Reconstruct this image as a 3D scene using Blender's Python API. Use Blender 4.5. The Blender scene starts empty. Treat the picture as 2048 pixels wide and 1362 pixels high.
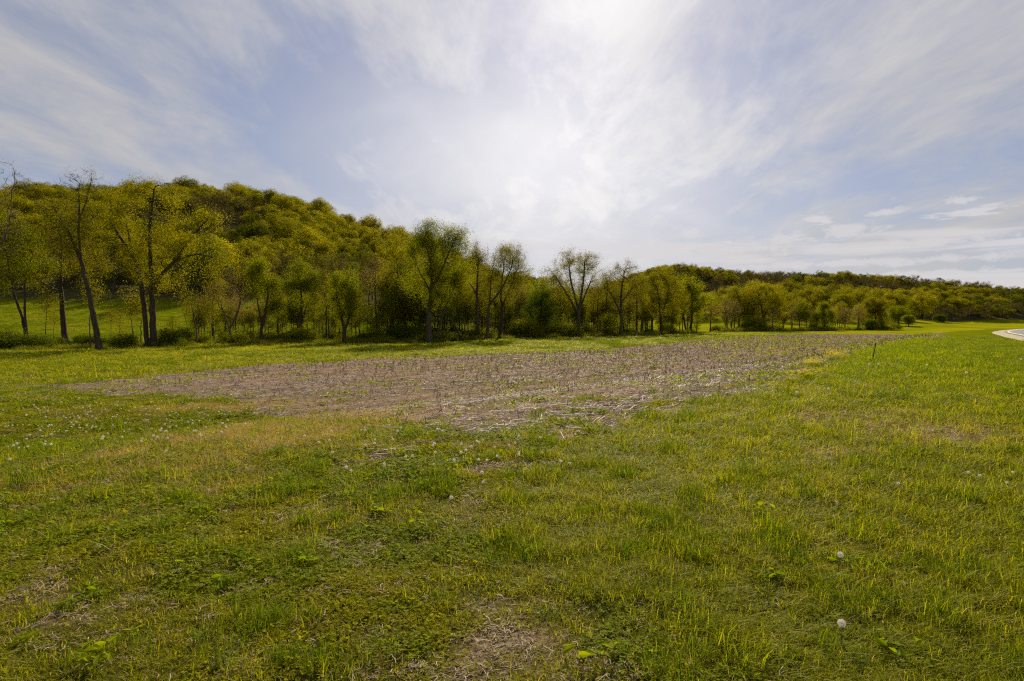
import bpy, math, random
import numpy as np
from mathutils import Vector

# ------------------------------------------------------------------ camera, sky, sun, exposure
scene = bpy.context.scene
col = scene.collection
W, H, F = 2048.0, 1362.0, 1138.0          # photograph size and focal length in its pixels
HOR = 642.0                               # row of the horizon
EYE = 1.65
cam_d = bpy.data.cameras.new('camera'); cam = bpy.data.objects.new('camera', cam_d); col.objects.link(cam)
cam_d.sensor_width = 36.0; cam_d.lens = 36.0 * F / W
cam_d.clip_start = 0.05; cam_d.clip_end = 12000
PITCH = math.atan((H / 2 - HOR) / F)
cam.location = (0, 0, EYE); cam.rotation_euler = (math.pi / 2 - PITCH, 0, 0)
scene.camera = cam

SUN_AZ = math.radians(6.3)                # to the right of +Y
SUN_EL = math.radians(32.5)
SUN = Vector((math.sin(SUN_AZ) * math.cos(SUN_EL), math.cos(SUN_AZ) * math.cos(SUN_EL), math.sin(SUN_EL)))
sl = bpy.data.lights.new('sun', 'SUN'); sl.energy = 5.0; sl.angle = math.radians(0.9); sl.color = (1.0, 0.88, 0.60)
so = bpy.data.objects.new('sun', sl); col.objects.link(so)
so.rotation_euler = SUN.to_track_quat('Z', 'Y').to_euler()

vs = scene.view_settings
vs.view_transform = 'Standard'; vs.look = 'None'; vs.gamma = 1.0; vs.exposure = 0.62; vs.use_curve_mapping = False
scene.cycles.max_bounces = 7; scene.cycles.diffuse_bounces = 5; scene.cycles.transmission_bounces = 3; scene.cycles.glossy_bounces = 1
scene.cycles.adaptive_threshold = 0.03
scene.cycles.caustics_reflective = False; scene.cycles.caustics_refractive = False
scene.cycles.use_denoising = False
scene.cycles.filter_width = 1.25


class NT:
    """tiny helper to write node trees as expressions"""
    def __init__(s, tree):
        s.t = tree; s.n = tree.nodes; s.l = tree.links
    def new(s, typ, **kw):
        n = s.n.new(typ)
        for k, v in kw.items(): setattr(n, k, v)
        return n
    def put(s, sock, v):
        if isinstance(v, bpy.types.NodeSocket): s.l.new(v, sock)
        elif v is not None:
            try: sock.default_value = v
            except Exception: sock.default_value = tuple(v) + (1.0,)
    def math(s, op, a, b=None, c=None, clamp=False):
        n = s.new('ShaderNodeMath', operation=op, use_clamp=clamp)
        for i, v in enumerate((a, b, c)):
            if v is not None: s.put(n.inputs[i], v)
        return n.outputs[0]
    def vmath(s, op, a, b=None, out=0):
        n = s.new('ShaderNodeVectorMath', operation=op)
        s.put(n.inputs[0], a)
        if b is not None: s.put(n.inputs[1], b)
        return n.outputs[out]
    def mix(s, f, a, b, blend='MIX'):
        n = s.new('ShaderNodeMix', data_type='RGBA', blend_type=blend)
        s.put(n.inputs[0], f); s.put(n.inputs[6], a); s.put(n.inputs[7], b)
        return n.outputs[2]
    def noise(s, vec, scale, detail=4, rough=0.55, dist=0.0, out=0, dim='3D'):
        n = s.new('ShaderNodeTexNoise', noise_dimensions=dim)
        s.put(n.inputs['Vector'], vec); s.put(n.inputs['Scale'], scale); s.put(n.inputs['Detail'], detail)
        s.put(n.inputs['Roughness'], rough); s.put(n.inputs['Distortion'], dist)
        return n.outputs[out]
    def step(s, v, lo, hi, a=0.0, b=1.0, smooth=True):
        n = s.new('ShaderNodeMapRange', interpolation_type='SMOOTHSTEP' if smooth else 'LINEAR')
        s.put(n.inputs[0], v); s.put(n.inputs[1], lo); s.put(n.inputs[2], hi); s.put(n.inputs[3], a); s.put(n.inputs[4], b)
        return n.outputs[0]
    def mapping(s, vec, rot=(0, 0, 0), scale=(1, 1, 1), loc=(0, 0, 0)):
        n = s.new('ShaderNodeMapping'); s.put(n.inputs[0], vec)
        n.inputs['Rotation'].default_value = rot; n.inputs['Scale'].default_value = scale; n.inputs['Location'].default_value = loc
        return n.outputs[0]
    def attr(s, name, out='Fac'):
        n = s.new('ShaderNodeAttribute', attribute_name=name); return n.outputs[out]


# azimuth and elevation in degrees, half width and half height
CUMULI = [(25.5, 7.4, .040, .010), (30.5, 7.8, .040, .013), (35.0, 6.3, .16, .008), (20.0, 6.6, .14, .007), (30, 5.0, .22, .006), (38, 3.8, .22, .005), (33.5, 9.0, .030, .005), (38.0, 9.4, .022, .005), (-52, 8.5, .08, .01), (58, 8, .10, .012), (95, 9, .1, .012), (-110, 9, .1, .012), (170, 9, .1, .012)]
def build_world():
    w = bpy.data.worlds.new('World'); scene.world = w; w.use_nodes = True
    T = NT(w.node_tree); T.n.clear()
    out = T.new('ShaderNodeOutputWorld'); bg = T.new('ShaderNodeBackground')
    T.l.new(bg.outputs[0], out.inputs[0])
    sky = T.new('ShaderNodeTexSky', sky_type='NISHITA', sun_disc=False)
    sky.sun_elevation = SUN_EL; sky.sun_rotation = SUN_AZ; sky.air_density = 1.0; sky.dust_density = 0.6; sky.ozone_density = 1.6
    d = T.vmath('NORMALIZE', T.new('ShaderNodeTexCoord').outputs['Generated'])
    sep = T.new('ShaderNodeSeparateXYZ'); T.l.new(d, sep.inputs[0])
    x, y, z = sep.outputs
    zz = T.math('ADD', T.math('MAXIMUM', z, 0.0), 0.14)
    comb = T.new('ShaderNodeCombineXYZ'); T.l.new(T.math('DIVIDE', x, zz), comb.inputs[0]); T.l.new(T.math('DIVIDE', y, zz), comb.inputs[1])
    P = comb.outputs[0]                                     # point on the cirrus sheet
    cosun = T.math('MAXIMUM', T.vmath('DOT_PRODUCT', d, tuple(SUN), out=1), 0.0)
    g1 = T.math('POWER', cosun, 26.0); g2 = T.math('POWER', cosun, 5.0); g3 = T.math('POWER', cosun, 90.0)
    # cirrus: broad veils plus fine fibres
    m1 = T.mapping(P, rot=(0, 0, math.radians(14)), scale=(1.05, 0.80, 1), loc=(3.1, 1.7, 0))
    broad = T.noise(m1, 1.15, 7, 0.55, 0.35)
    m2 = T.mapping(P, rot=(0, 0, math.radians(-16)), scale=(1.3, 0.55, 1), loc=(0.4, 5.2, 0))
    fibre = T.noise(m2, 2.6, 12, 0.66, 0.35)
    v = T.math('ADD', T.math('MULTIPLY', broad, 0.58), T.math('MULTIPLY', fibre, 0.52))
    v = T.math('ADD', v, T.math('MULTIPLY', g2, 0.09))      # the veil reads thicker towards the sun
    cirrus = T.step(v, 0.44, 0.75)
    # low bands and small cumulus close to the horizon
    az = T.math('ARCTAN2', x, y)
    c2 = T.new('ShaderNodeCombineXYZ'); T.l.new(az, c2.inputs[0]); T.l.new(T.math('MULTIPLY', z, 9.0), c2.inputs[1])
    band = T.noise(T.mapping(c2.outputs[0], loc=(2.4, 0.35, 0), scale=(1.3, 1.9, 1)), 2.1, 6, 0.55, 0.35)
    bandm = T.math('MULTIPLY', T.step(band, 0.44, 0.60), T.step(z, 0.11, 0.17, 1.0, 0.0))
    puff = T.noise(T.mapping(c2.outputs[0], loc=(0.75, 0.1, 0), scale=(4.2, 2.4, 1)), 2.0, 8, 0.6, 0.3)
    pz = T.math('MULTIPLY', T.step(z, 0.095, 0.12), T.step(z, 0.150, 0.20, 1.0, 0.0))
    puffm = T.math('MULTIPLY', T.step(puff, 0.57, 0.66), pz)
    low = T.math('MAXIMUM', bandm, puffm)
    # radiances
    base = T.mix(1.0, sky.outputs[0], (0.066, 0.064, 0.070), 'MULTIPLY')
    base = T.mix(T.math('MULTIPLY', T.step(z, 0.0, 0.35, 0.48, 0.40), 1.0), base, (0.42, 0.45, 0.58))   # thin high veil
    L = T.math('ADD', T.math('ADD', 0.50, T.math('MULTIPLY', g2, 0.16)), T.math('ADD', T.math('MULTIPLY', g1, 0.22), T.math('MULTIPLY', g3, 0.16)))
    # a thicker bank of veil cloud lit from behind, below the sun
    B = Vector((math.sin(math.radians(3.8)), math.cos(math.radians(3.8)), math.tan(math.radians(13.5)))).normalized()
    dv = T.vmath('MULTIPLY', T.vmath('SUBTRACT', d, tuple(B)), (1.0, 1.0, 1.8))
    bank = T.step(T.math('ADD', T.vmath('LENGTH', dv, out=1), T.math('MULTIPLY', T.math('SUBTRACT', broad, 0.5), 0.35)), 0.03, 0.50, 1.0, 0.0)
    cirrus = T.math('MAXIMUM', cirrus, T.math('MULTIPLY', bank, 0.85))
    L = T.math('ADD', L, T.math('MULTIPLY', bank, 0.30))
    L = T.math('MULTIPLY', L, T.math('ADD', 0.86, T.math('MULTIPLY', fibre, 0.28)))
    cc = T.new('ShaderNodeCombineXYZ')
    T.l.new(T.math('MULTIPLY', L, 1.0), cc.inputs[0]); T.l.new(T.math('MULTIPLY', L, 0.975), cc.inputs[1]); T.l.new(T.math('MULTIPLY', L, 0.97), cc.inputs[2])
    res = T.mix(T.math('MULTIPLY', cirrus, 0.92), base, cc.outputs[0])
    # small cumulus low in the right-hand sky
    puffn = T.noise(T.mapping(d, scale=(1, 1, 1.8)), 30.0, 9, 0.7, 0.4)
    for azd, eld, rx, ry in CUMULI:
        C = Vector((math.sin(math.radians(azd)) * math.cos(math.radians(eld)), math.cos(math.radians(azd)) * math.cos(math.radians(eld)), math.sin(math.radians(eld))))
        Rt = Vector((math.cos(math.radians(azd)), -math.sin(math.radians(azd)), 0))
        a_ = T.math('DIVIDE', T.vmath('DOT_PRODUCT', d, tuple(Rt), out=1), rx); b_ = T.math('DIVIDE', T.math('SUBTRACT', z, C.z), ry)
        q = T.math('SQRT', T.math('ADD', T.math('MULTIPLY', a_, a_), T.math('MULTIPLY', b_, b_)))
        q = T.math('ADD', q, T.math('MULTIPLY', T.math('SUBTRACT', puffn, 0.5), 4.6))
        low = T.math('MAXIMUM', low, T.math('MULTIPLY', T.step(q, 0.35, 1.35, 0.85, 0.0), T.step(T.vmath('DOT_PRODUCT', d, tuple(C), out=1), 0.90, 0.95)))
    res = T.mix(T.math('MULTIPLY', low, 0.8), res, (0.72, 0.69, 0.70))
    T.l.new(res, bg.inputs[0]); bg.inputs[1].default_value = 0.645
build_world()

# ------------------------------------------------------------------ numeric helpers
def _hash(ix, iy, seed):
    h = (ix.astype(np.int64) * 374761393 + iy.astype(np.int64) * 668265263 + seed * 974634777) & 0x7fffffff
    h = ((h ^ (h >> 13)) * 1274126177) & 0x7fffffff
    h = ((h ^ (h >> 16)) * 2246822519) & 0x7fffffff
    return ((h ^ (h >> 15)) & 0xffffff) / float(0xffffff)
def vn(x, y, scale, seed=0, octaves=3):
    """value noise 0..1"""
    x = np.asarray(x, float) / scale; y = np.asarray(y, float) / scale
    tot = 0.0; amp = 1.0; s = 0.0
    for o in range(octaves):
        ix = np.floor(x); iy = np.floor(y); fx = x - ix; fy = y - iy
        fx = fx * fx * (3 - 2 * fx); fy = fy * fy * (3 - 2 * fy)
        a = _hash(ix, iy, seed + o); b = _hash(ix + 1, iy, seed + o); c = _hash(ix, iy + 1, seed + o); d = _hash(ix + 1, iy + 1, seed + o)
        tot = tot + amp * ((a * (1 - fx) + b * fx) * (1 - fy) + (c * (1 - fx) + d * fx) * fy); s += amp
        amp *= 0.5; x = x * 2.03 + 11.3; y = y * 2.03 + 5.7
    return tot / s
def sst(v, a, b):
    t = np.clip((np.asarray(v, float) - a) / (b - a), 0, 1); return t * t * (3 - 2 * t)
def spline(pts, n):
    p = np.array(pts, float); p = np.vstack([2 * p[0] - p[1], p, 2 * p[-1] - p[-2]])
    out = []
    for i in range(1, len(p) - 2):
        t = np.linspace(0, 1, n, endpoint=False)[:, None]
        a, b, c, d = p[i - 1], p[i], p[i + 1], p[i + 2]
        out.append(0.5 * (2 * b + (c - a) * t + (2 * a - 5 * b + 4 * c - d) * t ** 2 + (3 * b - a - 3 * c + d) * t ** 3))
    out.append(p[-2][None]); return np.vstack(out)

ROAD_Z, FIELD_Z = 0.14, -1.2
ROAD = spline([(-25, -70), (2, -28), (13, 0), (25, 22), (39, 43), (52, 60.5), (66, 78), (82, 94.5), (99, 110), (125, 130), (165, 152), (230, 178), (340, 205)], 26)
_rt = np.gradient(ROAD, axis=0); _rt /= np.linalg.norm(_rt, axis=1)[:, None]
ROAD_N = np.stack([-_rt[:, 1], _rt[:, 0]], 1)             # points to the left of the road (the field's side)
def road_u(x, y):
    """signed distance to the road's left edge, positive on the field's side"""
    x = np.ravel(x); y = np.ravel(y); out = np.empty(len(x))
    for k in range(0, len(x), 20000):
        dx = x[k:k + 20000, None] - ROAD[None, :, 0]; dy = y[k:k + 20000, None] - ROAD[None, :, 1]
        d2 = dx * dx + dy * dy; j = d2.argmin(1); r = np.arange(len(j))
        out[k:k + 20000] = np.sqrt(d2[r, j]) * np.sign(dx[r, j] * ROAD_N[j, 0] + dy[r, j] * ROAD_N[j, 1])
    return out
_tt = np.linspace(-0.2, 1.2, 281)
_tz = np.interp(_tt, [0, .05, .12, .35, .55, .80, 1.0], [.14, .13, .10, .02, -.08, -.62, -1.2])
_tz = np.convolve(np.pad(_tz, 12, mode='edge'), np.ones(25) / 25, 'valid')

R1x = [-900, -420, -300, -252, -178, -146, -114, -94, -80, -65, -55, -30, 9, 31, 60]
R1z = [42, 45, 47, 48, 50.5, 52, 48.5, 43, 37.5, 31.5, 28.5, 21, 9, 2, 0]
R2x = [30, 70, 109, 148, 205, 278, 330, 380, 430, 495, 650, 900, 1500]
R2z = [0, 16, 34, 46.5, 41.5, 38, 36.5, 33, 28, 20.5, 16, 20, 30]
def hgt(x, y):
    sh = np.shape(x); x = np.ravel(np.asarray(x, float)); y = np.ravel(np.asarray(y, float))
    u = road_u(x, y)
    w = np.interp(y, [-50, 8, 20, 45, 300], [30, 30, 22, 12, 10])
    z = np.interp(u / w, _tt, _tz)
    z = np.where(u < 0, ROAD_Z - 0.06 - 0.9 * sst(-u, 11, 24), z)
    near = 1 - sst(np.hypot(x, y), 30, 90)
    z = z + (vn(x, y, 2.6, 3) - .5) * 0.10 * near * sst(u, 0.3, 2.5) + (vn(x, y, 0.5, 8, 2) - .5) * 0.035 * near * sst(u, 0.3, 2.0)
    z = z + (vn(x, y, 14, 5, 2) - .5) * 0.30 * sst(np.hypot(x, y), 25, 60) * sst(u, 2, 8)
    past = 7.4 * sst(y + 0.02 * x, 70, 132) * (1 - sst(x, -45, 5))
    z = z + past
    k1 = np.interp(x, R1x, R1z); t1 = np.clip((y - 120) / 160.0, 0, 1)
    z = z + np.where(y < 280, k1 * (0.35 * t1 + 0.65 * sst(t1, 0, 1)) , k1 * (1 - 0.6 * sst(y, 300, 620))) * (1 - .0)
    k2 = np.interp(x, R2x, R2z); t2 = np.clip((y - 405) / 150.0, 0, 1)
    z = z + np.where(y < 555, k2 * sst(t2, -0.15, 1) * (t2 > 0), k2)
    z = z + 12 * np.exp(-((x - 150) / 65) ** 2 - ((y - 330) / 60) ** 2)      # wooded spur
    z = z + 1.2 * sst(y, 230, 420) * sst(x, 40, 200)
    wav = sst(np.hypot(x, y), 110, 200)
    z = z + (vn(x, y, 45, 9) - .5) * 5.0 * wav * np.clip((k1 * (y > 120) + k2 * (y > 405)) / 30, 0, 1)
    return z.reshape(sh) if sh else float(z[0])

def ray(px, py):
    """where the sight line of a spot of the photograph meets the ground"""
    dx = (px - W / 2) / F; dv = (py - H / 2) / F
    c, s = math.cos(PITCH), math.sin(PITCH)
    D = np.array([dx, c - dv * s, -s - dv * c])
    lo, hi = 1.0, 420.0
    for k in (70, 24, 24):
        t = np.geomspace(lo, hi, k); q = D[None] * t[:, None]
        below = EYE + q[:, 2] < hgt(q[:, 0], q[:, 1])
        i = int(np.argmax(below)) if below.any() else k - 1
        lo, hi = t[max(i - 1, 0)], t[i]
    return q[i, 0], q[i, 1]
def in_poly(x, y, poly):
    ins = np.zeros(len(x), bool); n = len(poly)
    for i in range(n):
        x0, y0 = poly[i]; x1, y1 = poly[(i + 1) % n]
        if y0 == y1: continue
        c = ((y0 > y) != (y1 > y)) & (x < (x1 - x0) * (y - y0) / (y1 - y0) + x0); ins ^= c
    return ins
FIELD = [ray(*p) for p in [(70, 773), (300, 752), (480, 735), (700, 719), (1000, 709), (1180, 701), (1300, 691), (1430, 678), (1560, 671), (1700, 668.5), (1855, 668.5),
                           (1868, 674), (1780, 688), (1700, 711), (1640, 735), (1585, 760), (1480, 795), (1290, 828), (1240, 852), (1165, 866), (1060, 850), (950, 870), (860, 852), (760, 836), (640, 838), (540, 826), (440, 804), (330, 792), (180, 786)]]
LUSH = [ray(*p) for p in [(1180, 868), (1100, 925), (1040, 985), (960, 1060), (900, 1160), (1060, 1210), (1250, 1250), (1420, 1330)]] + [(2.2, 1.2), (14, -2), (45, 40), (80, 85), (64, 89)] + \
       [ray(*p) for p in [(1780, 690), (1700, 713), (1640, 737), (1585, 762), (1480, 797), (1290, 832)]]
def field_mask(x, y):
    a = np.where(x > 5, .4, 1.0)
    return in_poly(x + (vn(x, y, 2.4, 21, 4) - .5) * 3.2 * a, y + (vn(x, y, 2.6, 22, 4) - .5) * 3.6 * a, FIELD)
def field_fringe(x, y):
    return in_poly(x + (vn(x, y, 1.4, 25, 4) - .5) * 7, y + (vn(x, y, 1.4, 26, 4) - .5) * 8 + .8, FIELD)
def field_inner(x, y):
    return in_poly(x + (vn(x, y, 1.2, 27, 4) - .5) * 6, y + (vn(x, y, 1.2, 28, 4) - .5) * 6 - 2.0, FIELD)
def patch(px, py, rx, ry):
    cx, cy = ray(px, py); d = math.hypot(cx, cy); x2, y2 = ray(px, py - ry)
    return cx, cy, rx * d / F, max(0.15, math.hypot(x2 - cx, y2 - cy))
BARE = [patch(*p) for p in [(960, 1325, 60, 22), (1060, 1290, 60, 20), (1240, 1330, 70, 22), (1150, 1345, 50, 16), (130, 1235, 75, 22), (20, 1195, 40, 20), (640, 1030, 65, 14), (560, 1075, 55, 14), (430, 1090, 40, 8),
                            (740, 925, 120, 26), (960, 940, 110, 18), (1010, 890, 90, 16), (1100, 905, 60, 12), (640, 935, 60, 20), (330, 1140, 60, 12), (230, 1150, 60, 14), (700, 1280, 60, 20), (1240, 865, 60, 10)]]
STRAW = [patch(*p) for p in [(1790, 850, 170, 34), (1900, 880, 120, 16), (1700, 905, 60, 14), (1620, 830, 70, 10), (960, 1010, 40, 10)]]
TAN = [patch(*p) for p in [(615, 857, 120, 17), (480, 862, 70, 14), (1010, 895, 50, 8), (420, 815, 120, 8)]]
def blobs(x, y, L):
    m = np.zeros(len(x))
    for cx, cy, ax, ay in L: m = np.maximum(m, np.exp(-((x - cx) / ax) ** 2 - ((y - cy) / ay) ** 2))
    return m
def zones(x, y):
    x = np.ravel(x); y = np.ravel(y)
    f = field_mask(x, y)
    jx = x + (vn(x, y, 0.9, 31) - .5) * 1.0; jy = y + (vn(x, y, 0.9, 32) - .5) * 1.0
    lush = in_poly(jx, jy, LUSH) & ~f
    bare = blobs(jx, jy, BARE) * .8 * np.clip(vn(x, y, .28, 35, 2) * 2.2 - .35, 0, 1) + (vn(x, y, 0.8, 33) - .60) * 1.5 * (~lush) * (np.hypot(x, y) < 22)
    bare = np.clip(bare, 0, 1) * (~f)
    straw = np.clip(blobs(jx, jy, STRAW) * 1.05 - (1 - vn(x, y, 0.7, 34)) * 0.5, 0, 1) * (~f)
    tan = np.clip(blobs(jx, jy, TAN) * 1.2, 0, 1)
    return f, lush, bare, straw, tan

def mesh_from(name, verts, faces, mats=(), mat_idx=None, smooth=False):
    """faces: list of integer arrays (n, k)"""
    me = bpy.data.meshes.new(name)
    verts = np.asarray(verts, np.float32)
    faces = [np.asarray(f, np.int32) for f in faces if len(f)]
    me.vertices.add(len(verts)); me.vertices.foreach_set('co', verts.ravel())
    if faces:
        loops = np.concatenate([f.ravel() for f in faces]); tot = np.concatenate([np.full(len(f), f.shape[1], np.int32) for f in faces])
        start = np.concatenate([[0], np.cumsum(tot)[:-1]]).astype(np.int32)
        me.loops.add(len(loops)); me.loops.foreach_set('vertex_index', loops.astype(np.int32))
        me.polygons.add(len(tot)); me.polygons.foreach_set('loop_start', start); me.polygons.foreach_set('loop_total', tot)
        if mat_idx is not None: me.polygons.foreach_set('material_index', np.concatenate([np.asarray(m, np.int32) for m in mat_idx]))
        me.polygons.foreach_set('use_smooth', np.full(len(tot), smooth, bool))
    for m in mats: me.materials.append(m)
    me.update(calc_edges=True)
    return me
def obj(name, me, parent=None, loc=None, link=True):
    o = bpy.data.objects.new(name, me)
    if link: col.objects.link(o)
    if parent: o.parent = parent
    if loc is not None: o.location = loc
    return o
def tag(o, label=None, cat=None, group=None, kind=None):
    if label: o['label'] = label
    if cat: o['category'] = cat
    if group: o['group'] = group
    if kind: o['kind'] = kind
    return o
class MB:
    """mesh buffer"""
    def __init__(s): s.v = []; s.f = {}; s.n = 0
    def add(s, v, f, m=0):
        s.v.append(np.asarray(v, float)); s.f.setdefault((m, len(f[0])), []).append(np.asarray(f, int) + s.n); s.n += len(v)
    def mesh(s, name, mats, smooth=False):
        ks = list(s.f); fs = [np.concatenate(s.f[k]) for k in ks]
        return mesh_from(name, np.concatenate(s.v), fs, mats, [np.full(len(f), k[0]) for k, f in zip(ks, fs)], smooth)

# ------------------------------------------------------------------ materials
def new_mat(name):
    m = bpy.data.materials.new(name); m.use_nodes = True
    T = NT(m.node_tree); T.n.clear(); T.out = T.new('ShaderNodeOutputMaterial')
    return m, T
def principled(T, color, rough=0.8, spec=0.3, normal=None):
    p = T.new('ShaderNodeBsdfPrincipled'); T.put(p.inputs['Base Color'], color); T.put(p.inputs['Roughness'], rough)
    p.inputs['Specular IOR Level'].default_value = spec
    if normal is not None: T.l.new(normal, p.inputs['Normal'])
    return p
def bump(T, h, dist=0.02, strength=1.0):
    b = T.new('ShaderNodeBump'); T.put(b.inputs['Height'], h); b.inputs['Distance'].default_value = dist; b.inputs['Strength'].default_value = strength
    return b.outputs[0]
def leaf_mat(name, c1, c2, c3=None, trans=0.5, rough=0.7, spec=0.02, objvar=0.55, tboost=1.4, tb=0.4, drift=0.0):
    """thin leaf: reflects and lets light through; colour differs leaf by leaf and plant by plant"""
    m, T = new_mat(name)
    isl = T.new('ShaderNodeNewGeometry').outputs['Random Per Island']; orn = T.new('ShaderNodeObjectInfo').outputs['Random']
    f = T.math('ADD', T.math('MULTIPLY', isl, 1 - objvar), T.math('MULTIPLY', orn, objvar))
    if drift: f = T.math('ADD', f, T.math('MULTIPLY', T.math('SUBTRACT', T.noise(T.new('ShaderNodeObjectInfo').outputs['Location'], drift, 3, 0.6), 0.5), 1.5), clamp=True)
    c = T.mix(f, c1, c2)
    if c3: c = T.mix(T.step(isl, 0.90, 0.97), c, c3)
    p = principled(T, c, rough, spec)
    t = T.new('ShaderNodeBsdfTranslucent'); T.put(t.inputs[0], T.mix(1.0, c, (tboost, tboost * 0.98, tboost * tb), 'MULTIPLY'))
    mx = T.new('ShaderNodeMixShader'); mx.inputs[0].default_value = trans
    T.l.new(p.outputs[0], mx.inputs[1]); T.l.new(t.outputs[0], mx.inputs[2]); T.l.new(mx.outputs[0], T.out.inputs[0])
    return m

def plain_mat(name, c1, c2, scale=8.0, rough=0.85, spec=0.2, bmp=0.0, island=False, objvar=False, stretch=(1, 1, 1)):
    m, T = new_mat(name)
    co = T.mapping(T.new('ShaderNodeTexCoord').outputs['Object'], scale=stretch)
    f = T.step(T.noise(co, scale, 5, 0.6), 0.3, 0.7)
    if island: f = T.math('ADD', T.math('MULTIPLY', f, 0.4), T.math('MULTIPLY', T.new('ShaderNodeNewGeometry').outputs['Random Per Island'], 0.6))
    if objvar: f = T.math('ADD', T.math('MULTIPLY', f, 0.45), T.math('MULTIPLY', T.new('ShaderNodeObjectInfo').outputs['Random'], 0.55))
    nm = bump(T, T.noise(co, scale * 1.7, 6, 0.65), bmp) if bmp else None
    p = principled(T, T.mix(f, c1, c2), rough, spec, nm)
    T.l.new(p.outputs[0], T.out.inputs[0]); return m

M = {}
M['bark'] = plain_mat('bark', (0.036, 0.025, 0.015), (0.088, 0.064, 0.040), 3.0, 0.9, 0.15, 0.05, stretch=(3, 3, 0.6))
M['bark_grey'] = plain_mat('bark_grey', (0.050, 0.037, 0.024), (0.112, 0.085, 0.056), 3.0, 0.9, 0.15, 0.05, stretch=(3, 3, 0.6))
M['twig'] = plain_mat('twig', (0.095, 0.060, 0.034), (0.155, 0.105, 0.065), 2.0)
M['leaf_yellow'] = leaf_mat('leaf_yellow', (0.140, 0.130, 0.004), (0.265, 0.238, 0.006), (0.25, 0.18, 0.01))
M['leaf_green'] = leaf_mat('leaf_green', (0.115, 0.130, 0.003), (0.235, 0.236, 0.005), trans=0.54, tboost=1.45)
M['leaf_olive'] = leaf_mat('leaf_olive', (0.105, 0.098, 0.004), (0.205, 0.184, 0.007), (0.19, 0.14, 0.02))
M['leaf_dark'] = leaf_mat('leaf_dark', (0.055, 0.085, 0.005), (0.110, 0.130, 0.009))
M['leaf_shrub'] = leaf_mat('leaf_shrub', (0.090, 0.108, 0.004), (0.190, 0.192, 0.006))
M['leaf_bud'] = leaf_mat('leaf_bud', (0.165, 0.118, 0.045), (0.225, 0.168, 0.050), trans=0.4)
M['hill_yellow'] = leaf_mat('hill_yellow', (0.120, 0.120, 0.003), (0.310, 0.275, 0.005), (0.28, 0.20, 0.01), objvar=0.65, trans=0.5, tboost=1.35)
M['hill_green'] = leaf_mat('hill_green', (0.055, 0.074, 0.003), (0.195, 0.192, 0.006), objvar=0.65, trans=0.45, tboost=1.25)
M['hill_brown'] = leaf_mat('hill_brown', (0.070, 0.054, 0.018), (0.125, 0.098, 0.024), objvar=0.6, trans=0.35)
M['grass'] = leaf_mat('grass', (0.145, 0.180, 0.003), (0.335, 0.310, 0.006), (0.42, 0.33, 0.07), objvar=0.4, trans=0.5, rough=0.5, spec=0.05, drift=0.55)
M['grass_short'] = leaf_mat('grass_short', (0.150, 0.178, 0.003), (0.335, 0.300, 0.006), (0.42, 0.32, 0.08), objvar=0.45, trans=0.5, rough=0.5, spec=0.05, drift=0.7)
M['grass_bank'] = leaf_mat('grass_bank', (0.125, 0.190, 0.002), (0.265, 0.285, 0.003), (0.34, 0.31, 0.02), objvar=0.4, drift=0.4)
M['tall_grass'] = leaf_mat('tall_grass', (0.075, 0.095, 0.008), (0.190, 0.175, 0.020), (0.30, 0.22, 0.09), objvar=0.5)
M['grass_dark'] = leaf_mat('grass_dark', (0.080, 0.130, 0.004), (0.150, 0.200, 0.006), (0.19, 0.19, 0.02), trans=0.45)
M['clover'] = leaf_mat('clover', (0.115, 0.172, 0.003), (0.235, 0.260, 0.004), (0.29, 0.28, 0.006), trans=0.5, rough=0.6, spec=0.03)
M['yellow_leafy'] = leaf_mat('yellow_leafy', (0.185, 0.195, 0.007), (0.300, 0.275, 0.010), trans=0.45)
M['dry_grass'] = leaf_mat('dry_grass', (0.270, 0.180, 0.055), (0.420, 0.300, 0.110), trans=0.35, rough=0.6, spec=0.2)
M['straw'] = plain_mat('straw', (0.15, 0.10, 0.06), (0.38, 0.285, 0.20), 20, 0.65, 0.14, island=True, objvar=False)
M['stalk'] = plain_mat('stalk', (0.34, 0.26, 0.195), (0.74, 0.63, 0.53), 14, 0.6, 0.20, island=False, objvar=True)
M['stub'] = plain_mat('stub', (0.13, 0.082, 0.05), (0.28, 0.195, 0.13), 14, 0.75, 0.2, objvar=True)
M['petal'] = leaf_mat('petal', (0.62, 0.50, 0.008), (0.75, 0.62, 0.012), trans=0.45)
M['pappus'] = leaf_mat('pappus', (0.66, 0.62, 0.58), (0.80, 0.77, 0.74), trans=0.5, tboost=1.0, tb=1.0)
M['seed'] = plain_mat('seed', (0.16, 0.11, 0.06), (0.26, 0.19, 0.10), 90)
M['stem'] = plain_mat('stem', (0.15, 0.17, 0.03), (0.24, 0.15, 0.06), 30)
M['steel'] = plain_mat('steel', (0.030, 0.027, 0.022), (0.075, 0.058, 0.042), 12, 0.7, 0.4)
M['asphalt'] = plain_mat('asphalt', (0.115, 0.105, 0.105), (0.165, 0.150, 0.148), 6, 0.75, 0.4, 0.004)
M['gravel'] = plain_mat('gravel', (0.24, 0.195, 0.14), (0.42, 0.36, 0.28), 9, 0.9, 0.2, 0.01)
M['white_paint'] = plain_mat('white_paint', (0.62, 0.60, 0.56), (0.78, 0.76, 0.72), 5)
M['yellow_paint'] = plain_mat('yellow_paint', (0.55, 0.34, 0.05), (0.66, 0.42, 0.07), 5)

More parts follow.
